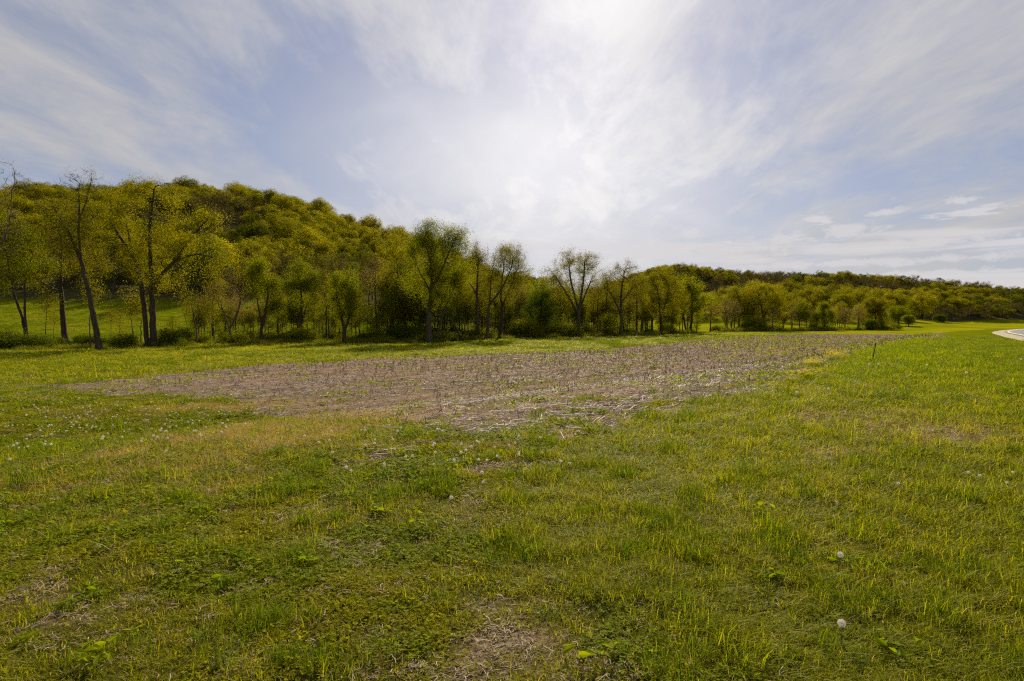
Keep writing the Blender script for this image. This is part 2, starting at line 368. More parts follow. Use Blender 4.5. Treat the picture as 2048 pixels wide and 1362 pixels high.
def ground_mat():
    m, T = new_mat('ground')
    P = T.new('ShaderNodeNewGeometry').outputs['Position']
    n1 = T.noise(P, 0.35, 5, 0.6); n2 = T.noise(P, 3.2, 6, 0.65); n3 = T.noise(P, 28, 5, 0.7); n4 = T.noise(P, 0.06, 4, 0.55)
    lush = T.attr('lush'); bare = T.attr('bare'); straw = T.attr('straw'); tan = T.attr('tan'); wood = T.attr('wood'); far = T.attr('far')
    turf = T.mix(T.step(n2, 0.32, 0.68), (0.038, 0.042, 0.006), (0.085, 0.074, 0.014))
    turf = T.mix(T.math('MULTIPLY', T.step(n3, 0.55, 0.72), 0.5), turf, (0.17, 0.125, 0.07))
    farg = T.mix(T.step(n4, 0.35, 0.65), (0.135, 0.160, 0.003), (0.245, 0.230, 0.005))
    farg = T.mix(T.math('MULTIPLY', T.step(n1, 0.45, 0.75), 0.45), farg, (0.235, 0.190, 0.02))
    farg = T.mix(T.math('MULTIPLY', T.step(n2, 0.5, 0.75), 0.35), farg, (0.085, 0.105, 0.008))
    past = T.mix(T.step(n1, 0.35, 0.65), (0.080, 0.108, 0.003), (0.155, 0.160, 0.005))
    past = T.mix(T.math('MULTIPLY', T.step(n2, 0.55, 0.72), 0.6), past, (0.060, 0.080, 0.005))
    farg = T.mix(T.attr('pasture'), farg, past)
    c = T.mix(far, turf, farg)
    soil = T.mix(T.step(n3, 0.35, 0.65), (0.120, 0.078, 0.052), (0.290, 0.205, 0.150))
    c = T.mix(T.math('MULTIPLY', bare, 0.9), c, soil)
    c = T.mix(T.math('MULTIPLY', straw, 0.75), c, (0.27, 0.20, 0.12))
    c = T.mix(T.math('MULTIPLY', tan, 0.85), c, (0.27, 0.18, 0.06))
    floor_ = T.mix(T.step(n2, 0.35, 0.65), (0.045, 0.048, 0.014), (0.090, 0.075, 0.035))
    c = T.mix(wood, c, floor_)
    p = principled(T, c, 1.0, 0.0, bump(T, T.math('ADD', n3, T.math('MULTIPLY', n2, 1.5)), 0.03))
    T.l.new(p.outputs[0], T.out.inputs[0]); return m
def field_mat():
    m, T = new_mat('field')
    P = T.new('ShaderNodeNewGeometry').outputs['Position']
    R = T.mapping(P, rot=(0, 0, ROW_A - math.pi / 2), scale=(1, 1, 1))
    n1 = T.noise(P, 0.5, 5, 0.6); n3 = T.noise(T.mapping(R, scale=(2.2, 0.8, 1)), 9, 6, 0.7); n2 = T.noise(P, 4, 6, 0.65)
    c = T.mix(T.step(n2, 0.3, 0.7), (0.135, 0.094, 0.070), (0.220, 0.160, 0.122))
    c = T.mix(T.math('MULTIPLY', T.step(n3, 0.55, 0.68), 0.5), c, (0.27, 0.20, 0.15))
    sx = T.new('ShaderNodeSeparateXYZ'); T.l.new(P, sx.inputs[0])
    vv = T.math('ADD', T.math('MULTIPLY', sx.outputs[0], -ROW_D[1]), T.math('MULTIPLY', sx.outputs[1], ROW_D[0]))
    vv = T.math('ADD', vv, T.math('MULTIPLY', T.noise(P, 0.8, 3), 0.5))
    row = T.math('MULTIPLY_ADD', T.math('SINE', T.math('MULTIPLY', vv, 2 * math.pi / 1.52)), 0.5, 0.5)
    c = T.mix(T.math('MULTIPLY', T.step(row, 0.55, 0.95), 0.5), c, (0.30, 0.215, 0.155))
    c = T.mix(T.math('MULTIPLY', T.step(n1, 0.50, 0.68), 0.6), c, (0.125, 0.120, 0.02))
    p = principled(T, c, 1.0, 0.0, bump(T, T.math('ADD', n3, n2), 0.05))
    T.l.new(p.outputs[0], T.out.inputs[0]); return m
ROW_D = np.array([0.655, 0.756]); ROW_A = math.atan2(ROW_D[1], ROW_D[0])
M['ground'] = ground_mat(); M['field'] = field_mat()

# ------------------------------------------------------------------ terrain: one sheet, the ploughland its own piece
def axis_pts(lim, near, n):
    s = np.linspace(-1, 1, n); k = 7.2
    return np.sinh(s * k) / math.sinh(k) * lim
def build_terrain():
    gx = axis_pts(3500, 0.1, 421)
    gy = np.concatenate([np.linspace(-60, -2, 24), np.linspace(-1.6, 26, 190), 26 + np.cumsum(np.geomspace(0.16, 1.6, 130)), ])
    gy = np.concatenate([gy, gy[-1] + np.cumsum(np.geomspace(1.7, 9, 90)), ])
    gy = np.concatenate([gy, gy[-1] + np.cumsum(np.geomspace(10, 600, 22))])
    X, Y = np.meshgrid(gx, gy); x, y = X.ravel(), Y.ravel()
    z = hgt(x, y)
    f, lush, bare, straw, tan = zones(x, y)
    z = z + np.where(f, 0.03 * np.sin((-x * ROW_D[1] + y * ROW_D[0]) * 2 * math.pi / 0.76) * (y < 60), 0)
    nx, ny = len(gx), len(gy)
    i = (np.arange(ny - 1)[:, None] * nx + np.arange(nx - 1)[None]).ravel()
    q = np.stack([i, i + 1, i + 1 + nx, i + nx], 1)
    qf = f[q].sum(1) >= 2
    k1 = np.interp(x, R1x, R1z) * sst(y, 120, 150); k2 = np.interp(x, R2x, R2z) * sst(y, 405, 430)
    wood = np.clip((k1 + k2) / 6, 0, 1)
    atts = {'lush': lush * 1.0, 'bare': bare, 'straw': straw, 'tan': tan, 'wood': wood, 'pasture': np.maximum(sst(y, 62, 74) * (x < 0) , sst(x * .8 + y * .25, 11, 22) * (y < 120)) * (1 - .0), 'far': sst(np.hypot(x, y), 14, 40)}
    V = np.stack([x, y, z], 1)
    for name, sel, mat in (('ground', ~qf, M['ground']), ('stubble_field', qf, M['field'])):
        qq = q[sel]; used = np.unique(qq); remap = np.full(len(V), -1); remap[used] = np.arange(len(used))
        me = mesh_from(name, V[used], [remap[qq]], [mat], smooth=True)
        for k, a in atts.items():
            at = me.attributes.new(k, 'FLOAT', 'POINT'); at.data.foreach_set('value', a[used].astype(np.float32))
        o = obj(name, me); o['kind'] = 'structure'
        o['label'] = 'grassy valley ground with verge, pasture and hills' if name == 'ground' else 'brown corn stubble field stretching to the tree line'
build_terrain()

def build_road():
    def strip(name, offs, mat, dz, parent=None, label=None):
        v = []; n = len(ROAD)
        for o_, z_ in offs:
            p = ROAD - ROAD_N * o_; v.append(np.column_stack([p, np.full(n, ROAD_Z + z_ + dz)]))
        V = np.concatenate(v); k = len(offs)
        f = [[j * n + i, (j + 1) * n + i, (j + 1) * n + i + 1, j * n + i + 1] for j in range(k - 1) for i in range(n - 1)]
        o = obj(name, mesh_from(name, V, [np.array(f)], [mat]), parent)
        if parent is None: o['kind'] = 'structure'
        if label: o['label'] = label
        return o
    strip('gravel_shoulder', [(-0.25, -0.12), (0.0, 0.0), (1.3, 0.03), (9.2, 0.03), (10.5, 0.0), (10.9, -0.15)], M['gravel'], 0.02, label='pale gravel shoulder along the bend of the road')
    r = strip('road', [(1.15, 0), (3.0, 0.035), (5.2, 0.06), (7.4, 0.035), (9.3, 0)], M['asphalt'], 0.085, label='grey asphalt country road bending right')
    strip('edge_line', [(1.45, 0.01), (1.62, 0.012)], M['white_paint'], 0.087, r)
    strip('edge_line', [(8.8, 0.012), (8.97, 0.01)], M['white_paint'], 0.087, r)
    strip('centre_line', [(5.05, 0.06), (5.15, 0.06)], M['yellow_paint'], 0.090, r)
    strip('centre_line', [(5.27, 0.06), (5.37, 0.06)], M['yellow_paint'], 0.090, r)
build_road()

# ------------------------------------------------------------------ trees
def unit(v): return v / (np.linalg.norm(v, axis=-1, keepdims=True) + 1e-9)
def grow_tree(rng, env, paths, D=0.4, n_attr=500, kill=0.7, iters=70, R=0.3, tip=0.012, up=0.06, power=2.2):
    """space colonisation inside the crown volume ENV (ellipsoids) from the hand-laid stems PATHS"""
    A = []
    vol = np.array([e[3] * e[4] * e[5] for e in env]); vol = vol / vol.sum()
    for e, w in zip(env, vol):
        k = max(12, int(n_attr * w)); dr = unit(rng.normal(size=(k, 3))) * (rng.random((k, 1)) ** (1 / 2.4))
        A.append(np.array(e[:3]) + dr * np.array(e[3:6]))
    A = np.concatenate(A)
    N = []; par = []
    for pth in paths:
        p = np.array(pth, float)
        if N and pth[0][2] > 0.3:
            a = np.array(N); j = int(((a - p[0]) ** 2).sum(1).argmin()); last = j; p = np.vstack([a[j], p[1:]])
        else:
            N.append(p[0]); par.append(-1); last = len(N) - 1
        p = spline(p, 6) if len(p) > 2 else np.linspace(p[0], p[1], 8)
        acc = 0
        for a, b in zip(p[:-1], p[1:]):
            acc += np.linalg.norm(b - a)
            if acc >= D:
                N.append(b + rng.normal(size=3) * 0.03); par.append(last); last = len(N) - 1; acc = 0
    lowest = min(e[2] - e[5] for e in env)
    nodes = np.array(N); d = np.full(len(A), 1e9); near = np.zeros(len(A), int)
    def upd(st):
        nonlocal d, near
        ok = np.arange(st, len(nodes))
        if st == 0:
            keep = nodes[:, 2] > lowest * 0.55
            ok = ok[keep] if keep.any() else ok
        m = ((A[:, None] - nodes[None, ok]) ** 2).sum(2); j = m.argmin(1); dm = np.sqrt(m[np.arange(len(A)), j])
        b = dm < d; d = np.where(b, dm, d); near = np.where(b, ok[j], near)
    upd(0)
    for it in range(iters):
        if len(A) == 0: break
        u, inv = np.unique(near, return_inverse=True)
        dirs = np.zeros((len(u), 3)); np.add.at(dirs, inv, unit(A - nodes[near]))
        dirs = unit(unit(dirs) + rng.normal(size=dirs.shape) * 0.16 + np.array([0, 0, up]))
        st = len(nodes); nodes = np.vstack([nodes, nodes[u] + dirs * D]); par += list(u)
        upd(st)
        k = d > kill; A = A[k]; d = d[k]; near = near[k]
    par = np.array(par); n = len(nodes)
    s = np.zeros(n); depth = np.zeros(n, int); nch = np.zeros(n, int)
    for i in range(n - 1, -1, -1):
        if s[i] == 0: s[i] = tip ** power
        p = par[i]
        if p >= 0: s[p] += s[i]; depth[p] = max(depth[p], depth[i] + 1); nch[p] += 1
    r = s ** (1 / power); root = r[par < 0].max()
    r = tip + (r - tip) * (R - tip) / max(root - tip, 1e-6)
    r = np.minimum(r, tip + R * (depth / max(depth.max(), 1)) ** 1.3)
    zz = nodes[:, 2]; r = r * (1 + 0.45 * np.clip(1 - zz / 0.7, 0, 1) * (r > 0.05))
    return nodes, par, r, depth
def limb_mesh(nodes, par, r, mb, mat=0):
    n = len(nodes); idx = np.arange(n)[par >= 0]; p = par[idx]
    dirv = np.zeros((n, 3)); dirv[idx] = unit(nodes[idx] - nodes[p])
    main = np.full(n, -1); best = np.zeros(n)
    for i in idx:
        if r[i] > best[par[i]]: best[par[i]] = r[i]; main[par[i]] = i
    root = par < 0; dirv[root] = [0, 0, 1]
    for lo, hi, k in ((0.05, 9, 7), (0.0, 0.05, 3)):
        e = idx[(r[idx] >= lo) & (r[idx] < hi)]
        if not len(e): continue
        q = par[e]; ism = main[q] == e
        rad0 = np.where(ism, r[q], np.minimum(r[q], r[e] * 1.25)); d1 = dirv[e]; d0 = np.where(ism[:, None], unit(dirv[q] + d1), d1)
        a = np.arange(k) * 2 * math.pi / k
        def ring(c, dv, rad):
            ref = np.array([0.83, 0.31, 0.46]); s1 = unit(np.cross(dv, ref)); s2 = np.cross(dv, s1)
            return c[:, None] + (s1[:, None] * np.cos(a)[None, :, None] + s2[:, None] * np.sin(a)[None, :, None]) * rad[:, None, None]
        m_ = main[e]; dn = np.where((m_ >= 0)[:, None], unit(d1 + dirv[np.maximum(m_, 0)]), d1)
        V = np.concatenate([ring(nodes[q], d0, rad0), ring(nodes[e], dn, r[e])], 1).reshape(-1, 3)
        base = (np.arange(len(e)) * 2 * k)[:, None]; j = np.arange(k)[None]; j2 = (j + 1) % k
        Fq = np.stack([base + j, base + j2, base + k + j2, base + k + j], 2).reshape(-1, 4)
        mb.add(V, Fq, mat)
def leaves(mb, rng, C, size, mat=0, droop=0.3, env=None, loose=0.6):
    """leaf blades at C; with ENV they face outwards from the lobe of the crown they grow on, as leaves seek the light"""
    n = len(C)
    if n == 0: return
    if env is None:
        ax = unit(rng.normal(size=(n, 3)) + np.array([0, 0, -droop])); nr = unit(np.cross(ax, rng.normal(size=(n, 3))))
    else:
        ec = np.array([e[:3] for e in env]); er = np.array([e[3:6] for e in env])
        j = (((C[:, None] - ec[None]) / er[None]) ** 2).sum(2).argmin(1)
        nr = unit(unit((C - ec[j]) / er[j] ** 2) + np.array([0, 0, .35]) + rng.normal(size=(n, 3)) * loose)
        ax = unit(np.cross(nr, rng.normal(size=(n, 3))) + np.array([0, 0, -droop * .5])); nr = unit(np.cross(ax, np.cross(nr, ax)))
    sd = np.cross(ax, nr)
    L = size * (0.65 + 0.7 * rng.random((n, 1))); Wd = L * 0.36
    V = np.stack([C, C + ax * L * .5 + sd * Wd + nr * L * .08, C + ax * L, C + ax * L * .5 - sd * Wd + nr * L * .08], 1).reshape(-1, 3)
    mb.add(V, np.arange(4 * n).reshape(n, 4), mat)
def shell_points(rng, env, n, thick=.16):
    """spots on the outside of the crown's lobes, more above than below"""
    a = np.array([(e[3] * e[4] + e[3] * e[5]) for e in env]); j = rng.choice(len(env), n, p=a / a.sum())
    d = unit(rng.normal(size=(n, 3)) + np.array([0, 0, .35])); e = np.array(env)[j]
    return e[:, :3] + d * e[:, 3:6] * (1 + rng.normal(size=(n, 1)) * thick)
def twigs(mb, rng, C, length, rad, mat=0, up=0.3):
    n = len(C)
    if n == 0: return np.zeros((0, 3))
    dv = unit(rng.normal(size=(n, 3)) + np.array([0, 0, up])); L = length * (0.5 + rng.random((n, 1)))
    mid = C + dv * L * .55 + rng.normal(size=(n, 3)) * length * .06; end = C + unit(dv + rng.normal(size=(n, 3)) * .3) * L
    s1 = unit(np.cross(dv, [0.3, 0.8, 0.5])); s2 = np.cross(dv, s1); ring = [s1, -.5 * s1 + .87 * s2, -.5 * s1 - .87 * s2]
    V = np.stack([C + g * rad for g in ring] + [mid + g * rad * .7 for g in ring] + [end], 1).reshape(-1, 3)
    b = (np.arange(n) * 7)[:, None, None]
    q = np.array([[0, 1, 4, 3], [1, 2, 5, 4], [2, 0, 3, 5]])[None] + b; t = np.array([[3, 4, 6], [4, 5, 6], [5, 3, 6]])[None] + b
    v0 = mb.n; mb.v.append(V); mb.n += len(V)
    mb.f.setdefault((mat, 4), []).append(q.reshape(-1, 4) + v0); mb.f.setdefault((mat, 3), []).append(t.reshape(-1, 3) + v0)
    return np.concatenate([mid, end])

def make_tree(name, label, x, y, px_scale, crown, stems, leaf='leaf_green', bark='bark', R=0.3, nleaf=7000, size=0.16, n_attr=450, seed=1,
              group=None, cat='tree', twig_n=2, twig_l=0.55, sparse=0.35, D=0.42, kill=0.75, parts=True, depthk=4):
    """crown: ellipsoids (dx, cz, rx, rz[, dy, ry]) and stems: polylines of (dx, z[, dy]), all in photograph pixels relative to the foot, px_scale metres each"""
    rng = np.random.default_rng(seed); s = px_scale
    env = []
    for e in crown:
        rx, rz = e[2] * s, e[3] * s; dy = e[4] * s if len(e) > 4 else 0.0; ry = e[5] * s if len(e) > 5 else rx * 0.9
        env.append((e[0] * s, dy, e[1] * s, rx, ry, rz))
    pths = [[(p[0] * s, (p[2] * s if len(p) > 2 else 0.0), (p[1] * s if p[1] > 0 else -0.25)) for p in st] for st in stems]
    nodes, par, r, depth = grow_tree(rng, env, pths, D=D, n_attr=n_attr, kill=kill, R=R * .86)
    z0 = hgt(x, y)
    root = obj(name, None, loc=(x, y, z0)); root.empty_display_size = 0.3
    tag(root, label, cat, group)
    wood = MB(); limb_mesh(nodes, par, r, wood)
    if R >= .3: depthk = 7; nleaf = int(nleaf * 1.15)
    tips = nodes[(depth <= depthk) & (par >= 0) & (nodes[:, 2] > min(e[2] - 1.25 * e[5] for e in env))]
    tw = np.repeat(tips, twig_n, 0); ends = twigs(wood, rng, tw, twig_l, 0.011)
    obj('trunk', wood.mesh('trunk', [M[bark]], True), root)
    nleaf = int(nleaf * 2.7); size = size * .70
    if nleaf:
        src = np.concatenate([tips, ends]) if len(ends) else tips
        cl = vn(src[:, 0] + src[:, 1] * .7 + seed, src[:, 2], 1.5, seed, 2) + rng.random(len(src)) * .25
        w = np.clip(cl - sparse, 0.0, 1) ** 1.2 + 1e-3; w /= w.sum()
        C = src[rng.choice(len(src), nleaf, p=w)] + rng.normal(size=(nleaf, 3)) * 0.36
        sh = {'round_tree': .45, 'willow': .45, 'cottonwood': .1, 'young_tree': .12, 'dense_tree': .3, 'shrub': .2, 'twin_stem_tree': .1}.get(name, 0)
        k = int(nleaf * sh)
        if k:
            q = shell_points(rng, env, k * 3); g = vn(q[:, 0] + q[:, 1] * .6, q[:, 2], 1.0, seed + 5, 2); C[:k] = q[np.argsort(-(g + rng.random(len(q)) * .35))[:k]]
        cr = MB(); leaves(cr, rng, C, size, env=env, loose=.75); obj('crown', cr.mesh('crown', [M[leaf]]), root)
    return root
def at(px, Y): return (px - W / 2) / F * Y, Y

# --- the row of trees on the far side of the field, left to right (foot in photo pixels, depth in metres)
def T(name, label, px, Y, crown, stems, **k):
    x, y = at(px, Y); return make_tree(name, label, x, y, Y / F, crown, stems, **k)
T('bare_tree', 'bare brown tree reaching in over the left edge of the view', -38, 55, [(15, 340, 70, 60), (30, 250, 60, 70), (-60, 300, 70, 80)], [[(0, 0), (4, 90), (8, 190)]],
  leaf='leaf_bud', bark='twig', R=.34, nleaf=900, size=.10, n_attr=520, seed=11, twig_n=4, kill=.6)
T('twin_stem_tree', 'small green tree with two thin leaning stems at the far left', 54, 60, [(-30, 210, 45, 60), (15, 175, 45, 45), (-65, 150, 40, 50)], [[(0, 0), (-9, 60), (-26, 120), (-34, 170)], [(4, 0), (-3, 70), (0, 130), (10, 170)]],
  leaf='leaf_green', R=.19, nleaf=7500, seed=12, n_attr=420)
T('broad_tree', 'straight thick trunk with low side limbs behind the leaning tree', 133, 66, [(-10, 215, 62, 70), (45, 165, 55, 40), (-60, 150, 50, 40), (0, 265, 45, 35)], [[(0, 0), (-7, 60), (-8, 130), (-5, 210)], [(-8, 95), (-25, 85), (-55, 60)], [(-7, 115), (25, 140), (75, 150)], [(-7, 105), (-45, 125)]],
  leaf='leaf_olive', R=.40, nleaf=6500, seed=13, n_attr=560)
T('leaning_tree', 'tall sparse tree with a dark trunk leaning left', 199, 57, [(-38, 320, 36, 42), (-75, 285, 42, 42), (-60, 225, 50, 40), (-20, 260, 26, 50), (-5, 330, 20, 34)], [[(0, 0), (-14, 90), (-33, 180), (-36, 260), (-32, 330)], [(-33, 180), (-55, 230), (-80, 275)], [(-36, 255), (-18, 300), (-8, 340)]],
  leaf='leaf_olive', R=.34, nleaf=3600, size=.13, seed=14, n_attr=620, twig_n=3, sparse=.4, kill=.6)
T('double_trunk_tree', 'wide yellow-leaved tree with two dark trunks and a long limb to the right', 302, 64,
  [(0, 285, 62, 50), (-55, 235, 50, 50), (60, 215, 60, 52), (112, 190, 45, 52), (-15, 185, 48, 40), (125, 250, 34, 36), (30, 140, 55, 36), (-75, 300, 28, 28), (55, 290, 40, 28)],
  [[(-6, 0), (-12, 70), (-18, 130), (-30, 180), (-45, 240)], [(6, 0), (4, 90), (2, 180), (3, 240), (12, 310)], [(4, 105), (22, 135), (48, 168), (95, 185)], [(48, 168), (85, 215), (125, 262)], [(-26, 170), (-55, 215), (-80, 250)]],
  leaf='leaf_yellow', R=.50, nleaf=11000, size=.17, seed=15, n_attr=1000, sparse=.52)
T('crooked_sapling', 'crooked brown sapling with bare forks right of the double trunk tree', 383, 68, [(12, 70, 22, 26), (-4, 95, 20, 20)], [[(-10, 0), (-4, 30), (6, 62)], [(10, 0), (9, 30), (2, 72)]], leaf='leaf_olive', bark='twig', R=.12, nleaf=500, seed=16, n_attr=120, kill=.6)
T('slim_tree', 'slim dark straight stem with a small olive crown beside the grey brush', 428, 74, [(0, 105, 26, 30), (-6, 70, 18, 15)], [[(0, 0), (-2, 50), (0, 100)]], leaf='leaf_olive', R=.15, nleaf=1500, seed=17, n_attr=160)
T('branchy_tree', 'greyish half bare tree with many rising branches and thin leaves', 462, 71, [(-20, 95, 36, 36), (22, 95, 34, 38), (0, 130, 30, 26)], [[(0, 0), (-3, 28), (-16, 70)], [(0, 25), (14, 62), (20, 90)]], leaf='leaf_bud', bark='twig', R=.19, nleaf=1500, size=.11, seed=18, n_attr=360, twig_n=4, kill=.6)
T('young_tree', 'upright fresh green tree with a dark forked trunk left of centre', 524, 72, [(-12, 120, 24, 38), (14, 105, 26, 34), (-2, 150, 20, 22), (28, 75, 15, 20)], [[(0, 0), (-3, 45), (-10, 100)], [(0, 30), (9, 70), (14, 110)]], leaf='leaf_green', R=.27, nleaf=7000, seed=19, n_attr=340)
T('young_tree', 'round-topped fresh green tree with several stems, third from the grey brush', 602, 78, [(-14, 112, 28, 36), (16, 105, 25, 38), (0, 140, 24, 20), (-22, 70, 18, 22)], [[(0, 0), (-4, 30), (-22, 72)], [(0, 24), (2, 70), (0, 118)], [(2, 24), (18, 80)]], leaf='leaf_green', R=.26, nleaf=8500, seed=20, n_attr=360)
T('slim_tree', 'thin straight dark stem between two fresh green trees', 652, 80, [(0, 110, 20, 36), (0, 70, 15, 20)], [[(0, 0), (1, 60), (0, 115)]], leaf='leaf_olive', R=.13, nleaf=1500, seed=21, n_attr=150)
T('young_tree', 'low-forked bright green tree at the edge of the stubble', 690, 74, [(-12, 100, 26, 32), (16, 98, 24, 34), (0, 126, 22, 18), (0, 66, 27, 20)], [[(0, 0), (-3, 32), (-12, 82)], [(0, 20), (8, 52), (16, 92)]], leaf='leaf_green', R=.30, nleaf=8500, seed=22, n_attr=340)
T('slim_tree', 'bare grey stem with a thin brown crown left of the tall cottonwood', 755, 84, [(-8, 120, 26, 45), (12, 80, 22, 28)], [[(0, 0), (-3, 55), (-4, 110)]], leaf='leaf_bud', bark='twig', R=.19, nleaf=1200, size=.12, seed=23, n_attr=260, twig_n=4)
T('broad_tree', 'yellow-green broad tree leaning on the left of the tall cottonwood', 812, 86, [(-22, 160, 36, 45), (-45, 110, 28, 28), (8, 130, 30, 40), (-12, 90, 34, 25)], [[(0, 0), (-4, 55), (-14, 110), (-18, 150)], [(-3, 45), (-28, 95)]], leaf='leaf_yellow', R=.26, nleaf=9500, seed=24, n_attr=520)
T('cottonwood', 'tallest round-crowned tree in the row with thick forked trunk', 859, 76,
  [(8, 200, 44, 40), (48, 195, 40, 38), (62, 150, 30, 34), (-22, 175, 30, 42), (-35, 125, 24, 34), (22, 140, 44, 36), (15, 95, 40, 26)],
  [[(0, 0), (-1, 60), (4, 108), (2, 160), (-8, 200)], [(4, 106), (22, 140), (42, 185)], [(3, 100), (-20, 145), (-30, 175)]], leaf='leaf_green', bark='bark_grey', R=.44, nleaf=19000, size=.17, seed=25, n_attr=900, sparse=.36)
T('leaning_tree', 'thin stem leaning right out of the foot of the tall cottonwood', 872, 77, [(42, 118, 24, 24), (30, 92, 22, 18)], [[(0, 0), (14, 55), (30, 95), (42, 118)]], leaf='leaf_green', bark='bark_grey', R=.16, nleaf=2600, seed=26, n_attr=160)
T('tall_tree', 'straight grey trunk with a thin high crown right of the cottonwood', 955, 88, [(0, 165, 30, 32), (-22, 130, 24, 36), (16, 125, 24, 36), (0, 88, 28, 30)], [[(0, 0), (-1, 70), (0, 120), (2, 160)], [(-1, 85), (-24, 125)]], leaf='leaf_olive', bark='bark_grey', R=.34, nleaf=5200, size=.14, seed=27, n_attr=480, twig_n=3)
T('forked_tree', 'open-crowned tree forking wide to the right, thin leaves against the sky', 974, 87, [(38, 160, 36, 32), (66, 128, 32, 30), (16, 125, 26, 34), (40, 100, 34, 24)], [[(0, 0), (3, 55), (6, 85), (10, 130)], [(4, 72), (28, 100), (48, 140), (52, 170)]], leaf='leaf_olive', bark='bark_grey', R=.33, nleaf=4200, size=.14, seed=28, n_attr=480, twig_n=3, sparse=.4)
T('tall_tree', 'tall tree with airy rounded top, just right of the wide fork', 1002, 92, [(18, 165, 34, 28), (38, 130, 26, 36), (-8, 130, 24, 38), (10, 90, 30, 22)], [[(0, 0), (2, 55), (0, 95), (6, 150)], [(1, 60), (16, 95), (34, 140)]], leaf='leaf_olive', R=.34, nleaf=6000, size=.14, seed=29, n_attr=520, twig_n=3)
T('fallen_tree', 'dark broken trunk slanting down left in the brush', 928, 82, [(-34, 62, 16, 14)], [[(0, 0), (-14, 22), (-36, 58)]], leaf='leaf_dark', R=.24, nleaf=700, seed=30, n_attr=70)
T('dense_tree', 'dark dense bushy tree low in the row with a slanting stem', 1081, 100, [(0, 70, 26, 30), (-14, 48, 22, 24), (16, 46, 20, 24)], [[(0, 0), (0, 30), (2, 75)], [(-4, 0), (-16, 34), (-24, 55)]], leaf='leaf_dark', R=.34, nleaf=9000, seed=31, n_attr=320)
T('vase_tree', 'vase-shaped tree with airy crown standing free against the sky', 1157, 107,
  [(-8, 148, 44, 28), (-50, 120, 32, 30), (26, 132, 34, 34), (0, 105, 48, 28), (-20, 78, 30, 18), (22, 82, 28, 20)], [[(0, 0), (-1, 55), (-14, 105), (-20, 145)], [(0, 50), (8, 100), (12, 150)], [(-1, 45), (-30, 95), (-50, 125)], [(0, 55), (26, 115)]], leaf='leaf_olive', bark='bark_grey', R=.46, nleaf=8500, size=.17, seed=32, n_attr=800, twig_n=3, twig_l=.7, kill=.8, sparse=.34)
T('slim_tree', 'pair of thin dark stems between the vase tree and its right neighbour', 1190, 112, [(-4, 75, 16, 32), (6, 95, 14, 20)], [[(-3, 0), (-4, 50), (-3, 80)], [(4, 0), (5, 50), (7, 90)]], leaf='leaf_olive', R=.17, nleaf=1800, seed=33, n_attr=160)
T('forked_tree', 'airy tree with a long bare limb to the left, second of the free-standing pair', 1241, 110, [(6, 128, 36, 26), (30, 95, 30, 30), (-16, 105, 26, 28), (6, 78, 30, 20)], [[(0, 0), (1, 45), (0, 75), (6, 125)], [(1, 48), (-18, 82), (-30, 98)], [(1, 60), (22, 95)]], leaf='leaf_olive', bark='bark_grey', R=.40, nleaf=5600, size=.16, seed=34, n_attr=560, twig_n=3)
T('slim_tree', 'slender straight tree behind the brush right of the airy pair', 1273, 118, [(0, 92, 17, 32), (0, 60, 14, 18)], [[(0, 0), (0, 50), (0, 95)]], leaf='leaf_olive', R=.18, nleaf=2200, seed=35, n_attr=170)
T('round_tree', 'full yellow-green tree with a forked trunk before the far hill', 1323, 120, [(0, 98, 32, 32), (-26, 78, 20, 28), (24, 72, 24, 30), (0, 55, 30, 20)], [[(0, 0), (-3, 40), (-8, 90)], [(0, 32), (10, 70), (14, 95)]], leaf='leaf_yellow', R=.32, nleaf=11500, size=.2, seed=36, n_attr=480)
T('twin_stem_tree', 'yellow-green tree on two slanting stems with a limb hanging right', 1376, 132, [(2, 88, 28, 30), (24, 62, 28, 20), (-22, 66, 20, 26), (42, 58, 16, 10), (0, 52, 30, 16)], [[(-3, 0), (-9, 35), (-14, 70)], [(4, 0), (8, 40), (6, 85)], [(8, 38), (28, 55), (44, 58)]], leaf='leaf_green', R=.36, nleaf=11000, size=.22, seed=37, n_attr=460)
T('bare_tree', 'small dark bare tree standing alone in the gap of the row', 1421, 146, [(0, 44, 17, 20)], [[(0, 0), (0, 22), (1, 46)]], leaf='leaf_bud', bark='twig', R=.26, nleaf=1300, size=.16, seed=38, n_attr=240, twig_n=4)
T('bare_tree', 'round bare brown tree on two stems at the right of the gap', 1458, 150, [(0, 44, 25, 24)], [[(-3, 0), (-5, 22), (-9, 44)], [(4, 0), (6, 24), (9, 45)]], leaf='leaf_bud', bark='twig', R=.28, nleaf=1800, size=.16, seed=39, n_attr=380, twig_n=4)
T('round_tree', 'rounded golden tree right behind the brown bare tree', 1478, 166, [(0, 62, 30, 26), (-18, 46, 20, 20), (14, 40, 22, 20)], [[(0, 0), (0, 30), (0, 60)]], leaf='leaf_yellow', R=.34, nleaf=9000, size=.27, seed=40, n_attr=360)
T('round_tree', 'broadest domed golden-green tree at the far field edge', 1526, 164, [(0, 62, 38, 30), (-22, 44, 24, 22), (24, 42, 22, 22)], [[(0, 0), (0, 26), (-6, 58)], [(0, 24), (12, 52)]], leaf='leaf_yellow', R=.4, nleaf=11500, size=.27, seed=41, n_attr=440)
T('bare_tree', 'low brown bare tree under the domed golden tree', 1545, 158, [(0, 34, 16, 18)], [[(0, 0), (0, 18), (2, 34)]], leaf='leaf_bud', bark='twig', R=.2, nleaf=1100, size=.16, seed=42, n_attr=240, twig_n=4)
T('bare_tree', 'thin brown bare tree, left of the bright green far tree', 1583, 172, [(0, 36, 18, 19)], [[(0, 0), (-1, 18), (0, 36)]], leaf='leaf_bud', bark='twig', R=.2, nleaf=1200, size=.18, seed=43, n_attr=240, twig_n=4)
